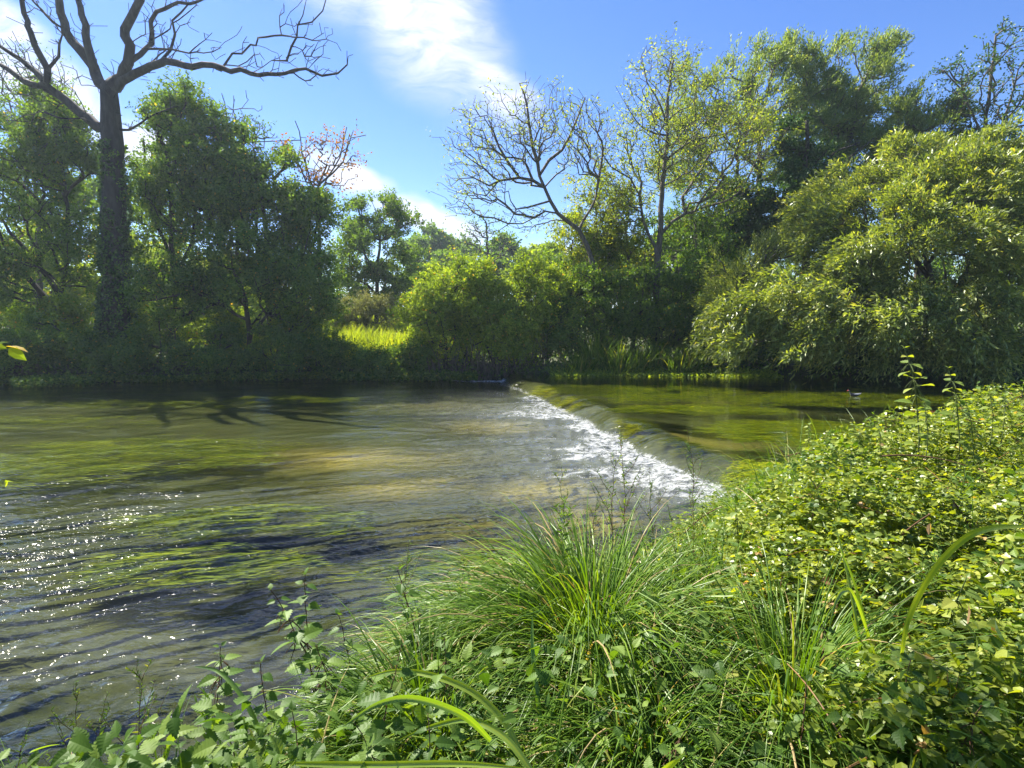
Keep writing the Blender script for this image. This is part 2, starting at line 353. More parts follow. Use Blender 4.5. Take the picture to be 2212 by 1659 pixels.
def crown(acc, ends, n, rad, size, aspect, r, droop=0.0, up=.5, flat=.7, sprig=False, bias=(0, 0, 0)):
    """leafy shoots at the twig ends, two ranks of leaves along each"""
    lv = 12 if n >= 24 else max(4, n // 2); ns = np.maximum(1, (n / lv * r.uniform(.5, 1.5, len(ends)) + .5).astype(int)); C = np.repeat(ends, ns, axis=0); cv = np.repeat(r.uniform(0, 1, len(ends)), ns); k = len(C)
    outw = unit(ends - ends.mean(0)); ax = unit(np.repeat(outw, ns, axis=0) * .75 + rvec(k, r) * (.55 if sprig else .95) + np.array(bias) + np.array([0, 0, .25]))
    L_ = rad * r.uniform(.6, 1.5, k); st = C + r.normal(0, .22, (k, 3)) * rad; side = unit(np.cross(ax, rvec(k, r)))
    t = np.linspace(.08, 1, lv)[None]; sg = np.where(np.arange(lv) % 2 == 0, 1.0, -1.0)[None]
    P = st[:, None] + ax[:, None] * (L_[:, None] * t)[..., None] - np.array([0, 0, 1.0]) * ((droop + .12) * L_[:, None] * t * t)[..., None]
    D = ax[:, None] * (.8 if sprig else .45) + side[:, None] * sg[..., None] * (.5 if sprig else .9) - np.array([0, 0, 1.0]) * (droop * t)[..., None] + r.normal(0, .22, (k, lv, 3))
    P = P.reshape(-1, 3) + r.normal(0, .03, (k * lv, 3)); D = D.reshape(-1, 3); v = np.clip(.5 * r.uniform(0, 1, k * lv) + .45 * np.repeat(cv, lv), 0, .92); v = np.where(r.uniform(0, 1, k * lv) > .988, 1, v)
    leaves(acc, P, D, size, aspect, 'quad', v, up, r)

def tree(name, label, cat, lobes, trunk, tips, per, crad, size, aspect, leaf, bark, seed, group=None, r0=.018, r_base=.16, w=.35, droop=0.0,
         up=.5, gap=.33, shell=.45, limbs=(), jit=.06, sides=5, sprig=False, leafless=0.0, gs=.75, ends_only=True, leaf2=None, bias=(0, 0, 0), bough=.13, pw=2.4, seg=.4, bend=.25, names=('trunk', 'crown')):
    if per > 20: crad *= .95; size *= .88; per = int(per * 1.15)
    """trunk: list of polylines (world points, r0, r1) ; lobes: real ellipsoids of the crown"""
    r = np.random.RandomState(seed); s = Skel(); base = np.asarray(trunk[0][0][0], float)
    for i, (pts, a, b) in enumerate(list(trunk) + list(limbs)): s.limb(pts, a, b, r=r, jit=jit * .6, attach=(i > 0))
    P = lobe_points(lobes, tips, r, shell, gap, gs, bough if per > 20 else .6); e = s.tips(P, w=w, r=r, jit=jit, seg=seg, bend=bend)
    rad = s.radii(r0, pw); root = empty(name, base, label, cat, group)
    off = -base
    A = Acc(); s.p[:s.n] += off; s.mesh(A, rad, sides); A.build(names[0], M[bark], root, True)
    E = s.p[e]
    if leafless: E = E[r.uniform(0, 1, len(E)) > leafless]
    if per:
        B = Acc(); crown(B, E, per, crad, size, aspect, r, droop, up, sprig=sprig, bias=bias); B.build(names[1], M[leaf], root)
    return root, s, e

# ---------------------------------------------------------------- the lie of the land
DROP = 0.33
FX = [-60, -35, -20, -8, 0, 1.2, 6, 14, 30, 60]; FY = [10, 18, 24, 26.5, 26, 24.6, 24.6, 23.5, 21, 18]          # far water edge
NX = [-60, -20, -6, -3, -1.6, -.6, .6, 1.6, 2.6, 3.6, 6, 9, 14, 30, 60]; NY = [-12, -4, .2, 1.1, 2.5, 3.2, 4.0, 5.6, 7.0, 7.9, 9.7, 11.5, 13.5, 16, 17]
TY = [0, 8.2, 9.9, 11.3, 13.9, 16.8, 20.8, 25, 30]; TX = [4.0, 3.1, 2.67, 2.3, 1.85, 1.3, .5, -.35, -1.2]         # foot of the weir
def yfar(x): return np.interp(x, FX, FY) + .5 * (fbm(x * .35, x * 0, 3, 5) - .5)
def ynear(x): return np.interp(x, NX, NY) + .35 * (fbm(x * .8, x * 0, 3, 6) - .5)
def xtoe(y): return np.interp(y, TY, TX) + .22 * (fbm(y * .9, y * 0, 2, 8) - .5) * 2
def wcrest(y): return .50 + .30 * fbm(y * .6 + 9, y * 0, 2, 9)
def weir_u(x, y): return (x - xtoe(y)) / wcrest(y)
def zwater(x, y):
    u = np.clip(weir_u(x, y), 0, 1); return DROP * (1 - (1 - u) ** 1.7)
def zground(x, y):
    df = y - yfar(x); dn = (ynear(x) - y) / 1.35
    u = weir_u(x, y); bed = np.where(u > 1, -.10 - .22 * sst(1, 6, u), -.42 + .38 * sst(-.2, 1, u))
    bed = bed + .10 * (fbm(x * .45, y * .45, 3, 11) - .5) + .03 * (fbm(x * 3, y * 3, 3, 12) - .5)
    near = .80 * sst(-.15, 1.3, dn) + .08 * (fbm(x, y, 3, 13) - .5)
    far = .65 * sst(-.2, 1.2, df) + 1.9 * sst(6, 26, df) + 7 * sst(60, 300, df) + .25 * (fbm(x * .3, y * .3, 3, 14) - .5)
    wf = sst(-.25, .35, df); wn_ = sst(-.15, .25, dn)
    return np.maximum(bed * (1 - wf) + far * wf, bed * (1 - wn_) + near * wn_)
def wpt(px, py, z=0.0):
    d = at(px, py, 1.0) - CAM; return CAM + d * ((z - CAM[2]) / d[2])
def grid(name, xs, ys, zf, mat, attrs=None):
    nx, ny = xs.shape[1], xs.shape[0]; z = zf(xs, ys); v = np.stack([xs, ys, z], -1).reshape(-1, 3)
    i = np.arange(ny - 1)[:, None] * nx + np.arange(nx - 1)[None]; f = np.stack([i, i + 1, i + nx + 1, i + nx], -1).reshape(-1, 4)
    A = Acc(); A.add(v, [f]); o = A.build(name, mat, None, True)
    for k, val in (attrs or {}).items():
        a = o.data.attributes.new(k, 'FLOAT', 'POINT'); a.data.foreach_set('value', np.asarray(val, np.float32).ravel())
    return o

# ground, one sheet out to the horizon
m, n, l = newmat('earth_and_river_bed')
o_ = nd(n, 'ShaderNodeOutputMaterial'); b = nd(n, 'ShaderNodeBsdfPrincipled', inp={'Roughness': .95})
g = nd(n, 'ShaderNodeNewGeometry'); sx = nd(n, 'ShaderNodeSeparateXYZ'); l.new(g.outputs['Position'], sx.inputs[0])
no1 = nd(n, 'ShaderNodeTexNoise', inp={2: .55, 3: 4, 4: .6}); l.new(g.outputs['Position'], no1.inputs[0])
no2 = nd(n, 'ShaderNodeTexNoise', inp={2: 14, 3: 5, 4: .7}); l.new(g.outputs['Position'], no2.inputs[0])
r1 = nd(n, 'ShaderNodeValToRGB'); e = r1.color_ramp.elements; e[0].position = .0; e[0].color = (.032, .040, .017, 1); e[1].position = .95; e[1].color = (.40, .31, .13, 1); e.new(.35).color = (.10, .085, .03, 1)
sand_a = nd(n, 'ShaderNodeAttribute', attribute_name='sand'); sm = nd(n, 'ShaderNodeMath', operation='MULTIPLY_ADD', inp={1: .35, 2: -.12}); l.new(no1.outputs[0], sm.inputs[0]); sm2 = nd(n, 'ShaderNodeMath', operation='ADD'); l.new(sm.outputs[0], sm2.inputs[0]); l.new(sand_a.outputs['Fac'], sm2.inputs[1]); l.new(sm2.outputs[0], r1.inputs[0])
r2 = nd(n, 'ShaderNodeValToRGB'); r2.color_ramp.elements[0].position = .3; r2.color_ramp.elements[0].color = (.45, .45, .4, 1); r2.color_ramp.elements[1].position = .7; r2.color_ramp.elements[1].color = (1.2, 1.15, 1.1, 1)
l.new(no2.outputs[0], r2.inputs[0])
mu = nd(n, 'ShaderNodeMixRGB', blend_type='MULTIPLY', inp={0: 1.0}); l.new(r1.outputs[0], mu.inputs[1]); l.new(r2.outputs[0], mu.inputs[2])
land = nd(n, 'ShaderNodeValToRGB'); land.color_ramp.elements[0].position = .35; land.color_ramp.elements[0].color = (.03, .028, .014, 1); land.color_ramp.elements[1].position = .65; land.color_ramp.elements[1].color = (.06, .085, .022, 1)
l.new(no2.outputs[0], land.inputs[0])
zm = nd(n, 'ShaderNodeMapRange', inp={1: -.05, 2: .32}); l.new(sx.outputs[2], zm.inputs[0])
mm = nd(n, 'ShaderNodeMixRGB'); l.new(zm.outputs[0], mm.inputs[0]); l.new(mu.outputs[0], mm.inputs[1]); l.new(land.outputs[0], mm.inputs[2])
bp = nd(n, 'ShaderNodeBump', inp={0: .6, 1: .03}); l.new(no2.outputs[0], bp.inputs['Height']); l.new(bp.outputs[0], b.inputs['Normal'])
l.new(mm.outputs[0], b.inputs['Base Color']); l.new(b.outputs[0], o_.inputs[0])
GM = m
gx = np.concatenate([-np.geomspace(900, 12, 40), np.linspace(-11.8, 14, 330), np.geomspace(14.3, 900, 40)])
gy = np.concatenate([-np.geomspace(300, 3, 14), np.linspace(-2.6, 32, 360), np.geomspace(32.4, 1500, 60)])
X, Y = np.meshgrid(gx, gy); sand = np.zeros_like(X)
for px, py, a_, b_, k_ in [(760, 950, 2.2, 1.3, .75), (880, 1000, 1.6, .8, .6), (1180, 1010, 1.1, .9, .8), (1280, 1060, .7, .8, .85), (1080, 890, 1.7, 1.2, .7), (980, 850, 2.2, 1.6, .4), (1250, 880, .7, 1.5, .7), (1010, 1080, 1.0, .7, .35), (1160, 1180, .8, .5, .3), (1510, 975, .8, 1.0, .8), (1600, 1005, .8, .7, .8), (1480, 900, 1.8, 1.0, .5), (1640, 832, 3.5, 1.0, .6), (1520, 845, 2.5, 1.0, .3), (470, 960, 1.2, .5, .35)]:
    c = wpt(px, py, 0 if px < 1300 else .3); sand = np.maximum(sand, k_ * np.exp(-(((X - c[0]) / a_) ** 2 + ((Y - c[1]) / b_) ** 2)) * (.55 + .9 * fbm(X * .9, Y * .9, 3, 91)))
tag(grid('ground', X, Y, zground, GM, {'sand': sand}), kind='structure')

# water, one sheet over both levels of the weir
def foam_f(x, y):
    u = (x - xtoe(y)); t = fbm(y * 1.1, x * .25, 3, 21)
    reach = (.35 + 2.0 * np.clip(t - .3, 0, 1)) * np.interp(y, [7, 8.4, 9.6, 11, 12, 13.2, 14.2, 15.6, 17, 19, 22, 26], [.6, 1.1, 2.0, 2.7, 2.6, .9, .5, 2.1, 1.8, .6, .5, .4])
    f = np.interp(y, [13, 18, 24], [1, .8, .55]) * (.82 * sst(-reach * 1.35, -reach * .55, u + .5 * (fbm(x * 1.2, y * 3, 2, 22) - .5)) + .14 * sst(-.45, -.1, u)) * sst(.16, -.02, u)
    f = f + .35 * sst(.55, .8, fbm(x * .5, y * 1.4, 3, 23)) * sst(-9, -1, u) * sst(0, -1, u) * sst(9, 13, y)
    f = f + .9 * sst(.5, .1, np.abs(y - yfar(x) + .9)) * sst(-5.5, -3.5, x) * sst(.8, -.5, x) * sst(.4, .6, fbm(x * 1.3, y * 4, 2, 25))
    return np.clip(f, 0, 1)
def zsurf(x, y):
    z = zwater(x, y); u = weir_u(x, y); down = sst(.3, -.3, u); slope = sst(-.1, .1, u) * sst(1.2, .8, u)
    wx = x + .7 * (fbm(x * .7, y * .7, 2, 30) - .5); wy = y + .7 * (fbm(x * .7, y * .7, 2, 31) - .5); th = np.interp(y, [3, 6, 9, 14], [.62, .5, .2, .05]); ca, sa_ = np.cos(th), np.sin(th)
    a = wx * ca + wy * sa_; q = -wx * sa_ + wy * ca
    big = fbm(a * .6, q * 1.7, 2, 33) - .5; midw = fbm(a * 1.3 + 5, q * 4.6, 2, 35) - .5; fin_ = fbm(a * 3.2, q * 11, 2, 36) - .5
    left = sst(-2.0, -6.0, u) * sst(9.5, 6.5, y); turb = sst(-7, -1.0, u) * sst(24, 12, y)
    rip = np.sin((q / .27 + 3.0 * fbm(a * .35, q * .6, 2, 38)) * 6.283) * sst(.35, .6, fbm(a * .6, q * .9, 2, 43))
    z = z + down * (.060 * big + (.026 + .040 * left + .016 * turb) * midw + (.005 + .007 * turb) * fin_ + .024 * left * rip)
    nearw = sst(5.2, 3.2, y); rid = 1 - np.abs(2 * noise(wx * 2.3, wy * 3.4, 44) - 1); rid2 = 1 - np.abs(2 * noise(wx * 6.3 + 3, wy * 8.1, 45) - 1)
    z = z + down * (1.15 * turb + .8 * nearw) * (.060 * rid + .026 * rid2)
    z = z + (1 - down) * (1 - slope) * (.003 * big + .0015 * midw)
    z = z + slope * (.05 * (fbm(y * 4.5 + x * 1.2, x * .8 - y * .3, 2, 39) - .5) + .022 * (fbm(y * 13 + x * 3.2, x * 1.0 - y * .3, 2, 40) - .5))
    fo = foam_f(x, y); z = z + fo * (.11 * (fbm(x * 5, y * 6, 3, 41) - .4)) * sst(.2, -.1, u)
    return z
m, n, l = newmat('river_water')
o_ = nd(n, 'ShaderNodeOutputMaterial'); g = nd(n, 'ShaderNodeNewGeometry'); fa = nd(n, 'ShaderNodeAttribute', attribute_name='foam'); ra = nd(n, 'ShaderNodeAttribute', attribute_name='rough')
mp = nd(n, 'ShaderNodeMapping'); mp.inputs[2].default_value = (0, 0, R(-22)); mp.inputs[3].default_value = (6.5, 13, 3); l.new(g.outputs['Position'], mp.inputs[0])
nz = nd(n, 'ShaderNodeTexNoise', inp={2: 1.0, 3: 1.5, 4: .5, 8: .9}); l.new(mp.outputs[0], nz.inputs[0])
mp2 = nd(n, 'ShaderNodeMapping'); mp2.inputs[2].default_value = (0, 0, R(20)); mp2.inputs[3].default_value = (11, 20, 8); l.new(g.outputs['Position'], mp2.inputs[0])
nz2 = nd(n, 'ShaderNodeTexNoise', inp={2: 1.0, 3: 1, 4: .5, 8: .6}); l.new(mp2.outputs[0], nz2.inputs[0])
ad = nd(n, 'ShaderNodeMath', operation='MULTIPLY_ADD', inp={1: .3}); l.new(nz2.outputs[0], ad.inputs[0]); l.new(nz.outputs[0], ad.inputs[2])
hm = nd(n, 'ShaderNodeMath', operation='MULTIPLY'); l.new(ad.outputs[0], hm.inputs[0]); l.new(ra.outputs['Fac'], hm.inputs[1])
bp = nd(n, 'ShaderNodeBump', inp={0: 1.0, 1: .05}); l.new(hm.outputs[0], bp.inputs['Height'])
gl = nd(n, 'ShaderNodeBsdfGlossy', inp={0: (1, 1, 1, 1), 1: .03}); l.new(bp.outputs[0], gl.inputs['Normal'])
tr = nd(n, 'ShaderNodeBsdfTransparent', inp={0: (.72, .77, .52, 1)})
fz = nd(n, 'ShaderNodeFresnel', inp={0: 1.40}); l.new(bp.outputs[0], fz.inputs['Normal'])
turbid_sheen = nd(n, 'ShaderNodeBsdfDiffuse', inp={0: (.36, .40, .40, 1)}); ms0 = nd(n, 'ShaderNodeMixShader')  # pale diffuse for aerated water, and for sky sheen put into the colour
sa = nd(n, 'ShaderNodeAttribute', attribute_name='turbid_sheen'); l.new(sa.outputs['Fac'], ms0.inputs[0]); l.new(tr.outputs[0], ms0.inputs[1]); l.new(turbid_sheen.outputs[0], ms0.inputs[2])
ms = nd(n, 'ShaderNodeMixShader'); l.new(fz.outputs[0], ms.inputs[0]); l.new(ms0.outputs[0], ms.inputs[1]); l.new(gl.outputs[0], ms.inputs[2])
vmp = nd(n, 'ShaderNodeMapping'); vmp.inputs[2].default_value = (0, 0, R(-15)); vmp.inputs[3].default_value = (6, 13, 8); l.new(g.outputs['Position'], vmp.inputs[0])
vo = nd(n, 'ShaderNodeTexNoise', inp={2: 1.0, 3: 7, 4: .72, 8: .8}); l.new(vmp.outputs[0], vo.inputs[0])
fm = nd(n, 'ShaderNodeMapRange', inp={1: .62, 2: .42, 3: 0.0, 4: 1.0}); l.new(vo.outputs[0], fm.inputs[0])
fsum = nd(n, 'ShaderNodeMath', operation='MULTIPLY_ADD', inp={1: 1.25, 2: -1.38}); l.new(fa.outputs['Fac'], fsum.inputs[0])
fs2 = nd(n, 'ShaderNodeMath', operation='ADD'); l.new(fsum.outputs[0], fs2.inputs[0]); l.new(fm.outputs[0], fs2.inputs[1])
fcl = nd(n, 'ShaderNodeMapRange', inp={1: .02, 2: .62}); l.new(fs2.outputs[0], fcl.inputs[0])
fk = nd(n, 'ShaderNodeMath', operation='MULTIPLY'); l.new(fcl.outputs[0], fk.inputs[0])
fgate = nd(n, 'ShaderNodeMapRange', inp={1: .02, 2: .25}); l.new(fa.outputs['Fac'], fgate.inputs[0]); l.new(fgate.outputs[0], fk.inputs[1])
fd = nd(n, 'ShaderNodeBsdfDiffuse', inp={0: (.37, .39, .40, 1)}); bp2 = nd(n, 'ShaderNodeBump', inp={0: .8, 1: .06}); l.new(vo.outputs[0], bp2.inputs['Height']); l.new(bp2.outputs[0], fd.inputs['Normal'])
fin = nd(n, 'ShaderNodeMixShader'); l.new(fk.outputs[0], fin.inputs[0]); l.new(ms.outputs[0], fin.inputs[1]); l.new(fd.outputs[0], fin.inputs[2]); l.new(fin.outputs[0], o_.inputs[0])
ys = np.geomspace(1.2, 30, 620); us = np.linspace(-1.5, 1.5, 900); X, Y = np.meshgrid(us, ys); X = X * Y
uu = weir_u(X, Y); dwn = sst(.3, -.3, uu)
rough = dwn * (.20 + .26 * sst(-9, -3, uu) * sst(4, 7, Y) + .10 * sst(9, 3, Y) + .12 * sst(.35, .65, fbm(X * .3, Y * .5, 2, 51))) + (1 - dwn) * .055 + .35 * foam_f(X, Y) + .18 * sst(-.1, .1, uu) * sst(1.2, .8, uu)
turbid_sheen_ = dwn * (.09 * sst(6, 3, Y) + .21 * sst(-6.5, -.5, uu) * sst(5, 9, Y) * sst(23, 15, Y))
tag(grid('river_water', X, Y, zsurf, m, {'foam': foam_f(X, Y), 'rough': rough, 'turbid_sheen': turbid_sheen_}), kind='structure')

# the stone sill under the falling water
A = Acc(); yy = np.linspace(7.4, 26, 160); prof = [(-.35, -.45), (-.05, -.2), (.25, .06), (.6, .14), (1.1, .20), (1.5, .18), (1.8, -.3)]
v = np.stack([np.stack([xtoe(yy) + wcrest(yy) * a, yy, np.full(len(yy), z_) + .05 * (fbm(yy * 4, np.full(len(yy), a * 3), 3, 60) - .5)], -1) for a, z_ in prof], 1)
k = len(prof); i = np.arange(159)[:, None] * k + np.arange(k - 1)[None]
A.add(v, [np.stack([i, i + 1, i + k + 1, i + k], -1).reshape(-1, 4)])
mst = barkmat('algae_covered_stone', (.015, .018, .010), (.07, .07, .035), 5)
o = A.build('weir', mst, None, True); tag(o, 'low algae-dark stone weir the river slides over, running diagonally across the stream', 'weir')

# froth: loose white bubbles and splashes at the foot of the weir
mfo, n, l = newmat('froth'); o_ = nd(n, 'ShaderNodeOutputMaterial'); b = nd(n, 'ShaderNodeBsdfPrincipled', inp={'Base Color': (.45, .47, .49, 1), 'Roughness': .6}); l.new(b.outputs[0], o_.inputs[0])
r = np.random.RandomState(70); c = np.stack([r.uniform(-2, 4, 120000), 7.6 + 17 * r.uniform(0, 1, 120000) ** 1.5], -1)
ff = foam_f(c[:, 0], c[:, 1]); c = c[(r.uniform(0, 1, len(c)) < ff ** 1.5 * .8) & (c[:, 0] < xtoe(c[:, 1]) + .1)][:2200]
P = np.stack([c[:, 0], c[:, 1], zsurf(c[:, 0], c[:, 1]) + .004 + .05 * r.uniform(0, 1, len(c)) ** 3], -1)
oc = np.array([[1, 0, 0], [0, 1, 0], [-1, 0, 0], [0, -1, 0], [0, 0, .8], [0, 0, -.8]]); of = np.array([[0, 1, 4], [1, 2, 4], [2, 3, 4], [3, 0, 4], [1, 0, 5], [2, 1, 5], [3, 2, 5], [0, 3, 5]])
sz = r.uniform(.003, .009, (len(P), 1, 1)) * r.uniform(.6, 1.6, (len(P), 1, 3)); A = Acc()
A.add(P[:, None] + oc[None] * sz, [(np.arange(len(P))[:, None, None] * 6 + of[None]).reshape(-1, 3)]); tag(A.build('foam', mfo, None, True), 'white broken foam spreading from the foot of the weir', 'foam', kind='stuff')

# ---------------------------------------------------------------- water weed beds
def weed(px, py, zs, a, b_, mat, label, n_, seed, depth=.04, ang=200, ln=.34, wd=.017, lit=1.0):
    n_ = int(n_ * 1.35)
    r = np.random.RandomState(seed); c = wpt(px, py, zs); q = rvec(n_, r)[:, :2] * np.sqrt(r.uniform(0, 1, (n_, 1)))
    q = q * (1 + .35 * (noise(q[:, 0] * 2 + seed, q[:, 1] * 2, seed)[:, None] - .5)) * 1.25
    x = c[0] + q[:, 0] * a; y = c[1] + q[:, 1] * b_; ok = fbm(x * 1.5, y * 2.4, 3, seed) > .38; x = x[ok]; y = y[ok]
    z = zsurf(x, y) - depth - r.uniform(0, .06, len(x)) - .05 * (1 - fbm(x * 2, y * 5, 2, seed + 1)); z = np.maximum(z, zground(x, y) + .01)
    t = R(ang) + r.normal(0, .16, len(x)) + .5 * (noise(x * 1.2, y * 2, seed + 2) - .5); D = np.stack([np.cos(t), np.sin(t), np.full(len(x), .02)], -1)
    A = Acc(); vr = np.clip(r.uniform(0, .75, len(x)) + .5 * (fbm(x * 3, y * 6, 2, seed + 5) - .35), 0, 1)
    blades(A, np.stack([x, y, z], -1) - np.array([c[0], c[1], 0]), D, r.uniform(.5, 1.2, len(x)) * ln, wd, 0.0, 5, vr, r, .12)
    o = A.build('water_weed', M[mat], None); o.location = (c[0], c[1], 0); tag(o, label, 'water weed', 'beds of water weed in the river'); return o
U = DROP
weed(300, 968, 0, 2.6, 1.35, 'weed', 'large oval yellow-green weed bed in the downstream water at left', 5200, 1, .02)
weed(640, 858, 0, 1.9, .75, 'weed', 'thin golden-green weed bed in front of the dark left bank', 2400, 2, .02)
weed(330, 865, 0, 3.2, .9, 'weed', 'long faint weed bed left of the thin golden-green one', 800, 3, .05)
weed(90, 900, 0, 3.0, 1.0, 'weed', 'faint weed bed at the left edge, beyond the large oval bed', 700, 4, .06)
weed(50, 1010, 0, 1.8, .9, 'weed', 'weed bed cut by the left edge beside the large oval bed', 1300, 5, .05)
weed(560, 1110, 0, 1.35, .55, 'weed', 'bright green weed bed under ripples in the middle of the downstream water', 3600, 6, .03)
weed(440, 1200, 0, 1.0, .42, 'weed', 'ragged weed bed nearest the viewer under dark ripples', 2200, 7, .05)
weed(960, 1200, 0, .8, .45, 'weed', 'small pale weed bed left of the tall sedge', 700, 8, .08)
weed(1240, 836, U, 1.5, 1.2, 'weed_gold', 'golden weed lying over the far end of the weir crest', 2600, 9, .008, 190)
weed(1235, 858, U, .8, .9, 'weed_gold', 'golden weed draped over the weir crest above the first foam', 1400, 10, .02, 195, .3)
weed(1385, 912, U, .30, .9, 'weed_gold', 'golden weed pad on the middle of the weir crest', 1500, 11, .02, 200, .28, .012)
weed(1485, 950, U, .30, .55, 'weed_gold', 'small golden weed pad nearer on the weir crest', 900, 12, .025, 205, .25, .012)
weed(1560, 880, U, 1.5, .55, 'weed', 'narrow bright green weed streak in the still water above the weir', 2600, 13, .02, 185, .6)
weed(1740, 925, U, 1.55, 1.3, 'weed', 'broad bright weed bed beside the bramble bank above the weir', 6500, 14, .02, 190)
weed(1700, 855, U, 4.5, 1.6, 'weed', 'wide olive weed bed in front of the overhanging willow', 5200, 15, .05, 185)
weed(1420, 838, U, 2.6, 1.5, 'weed', 'olive weed bed in front of the grassy far bank', 3800, 16, .05, 185)
weed(1950, 840, U, 3.2, 1.5, 'weed', 'dim weed bed in the willow shade at right', 2600, 17, .05, 185)
weed(1420, 875, U, 1.0, .6, 'weed', 'small olive weed bed just above the weir crest', 1000, 18, .06, 190)
weed(1655, 1030, .2, .42, .45, 'weed', 'bright moss-like weed where the weir meets the bramble bank', 3200, 19, -.03, 215, .16, .012)

# ---------------------------------------------------------------- moorhen
def loft(A, rings, sides=14, cap=True):
    th = np.arange(sides) * 2 * math.pi / sides; v = np.array([[(x, w * math.cos(t), z + h * math.sin(t)) for t in th] for x, z, w, h in rings]).reshape(-1, 3)
    i = np.arange(len(rings) - 1)[:, None] * sides; j = np.arange(sides)[None]; k = (j + 1) % sides
    A.add(v, [np.stack([i + j, i + k, i + sides + k, i + sides + j], -1).reshape(-1, 4), np.arange(sides)[None], (np.arange(sides)[::-1] + (len(rings) - 1) * sides)[None]])
def plain(name, c, rough=.6):
    m, n, l = newmat(name); o_ = nd(n, 'ShaderNodeOutputMaterial'); b = nd(n, 'ShaderNodeBsdfPrincipled', inp={'Roughness': rough}); t = nd(n, 'ShaderNodeTexNoise', inp={2: 40.0, 3: 4})
    x = nd(n, 'ShaderNodeMixRGB', inp={1: (*[q * .75 for q in c], 1), 2: (*[min(1, q * 1.25) for q in c], 1)}); l.new(t.outputs[0], x.inputs[0]); l.new(x.outputs[0], b.inputs['Base Color']); l.new(b.outputs[0], o_.inputs[0]); return m
p = wpt(1845, 855, U); t = empty('moorhen', (p[0], p[1], U - .015), 'small dark moorhen with a red bill swimming left above the weir', 'moorhen')
t.rotation_euler = (0, 0, R(170))
A = Acc(); loft(A, [(-.20, .105, .004, .006), (-.17, .095, .026, .02), (-.12, .06, .055, .042), (-.05, .04, .075, .055), (.03, .038, .075, .055), (.085, .055, .055, .055), (.11, .09, .032, .045), (.12, .125, .022, .035), (.13, .155, .022, .026), (.15, .163, .02, .022), (.17, .16, .012, .014), (.176, .158, .004, .005)])
A.build('body', plain('black_plumage', (.022, .022, .025)), t, True)
A = Acc(); loft(A, [(.160, .172, .006, .012), (.175, .163, .008, .010), (.195, .155, .005, .006), (.207, .151, .001, .002)], 8); A.build('bill', plain('red_bill', (.5, .03, .02), .4), t, True)
for sgn in (-1, 1):
    A = Acc(); loft(A, [(-.16, .085, .002, .004), (-.12, .078, .006, .012), (-.04, .07, .006, .016), (.02, .07, .002, .006)], 8); A.v[0][:, 1] += sgn * .062; A.build('flank_stripe', plain('white_feathers', (.6, .6, .58)), t, True)

# ---------------------------------------------------------------- trees of the far bank
def pl(pts, Y, spread=0.0, seed=0):
    """a limb measured on the photograph, given its own distance and a bend in depth"""
    r = np.random.RandomState(seed); d = np.cumsum(np.concatenate([[0], r.normal(spread * .5, abs(spread), len(pts) - 1)])) if spread else np.zeros(len(pts))
    return np.array([at(px, py, Y + q) for (px, py), q in zip(pts, d)])
def Z(s, ox, oy, pts): return [(ox + x * s, oy + y * s) for x, y in pts]
def on_ground(px, Y):
    p = at(px, 790, Y); return np.array([p[0], p[1], float(zground(p[0], p[1])) - .05])

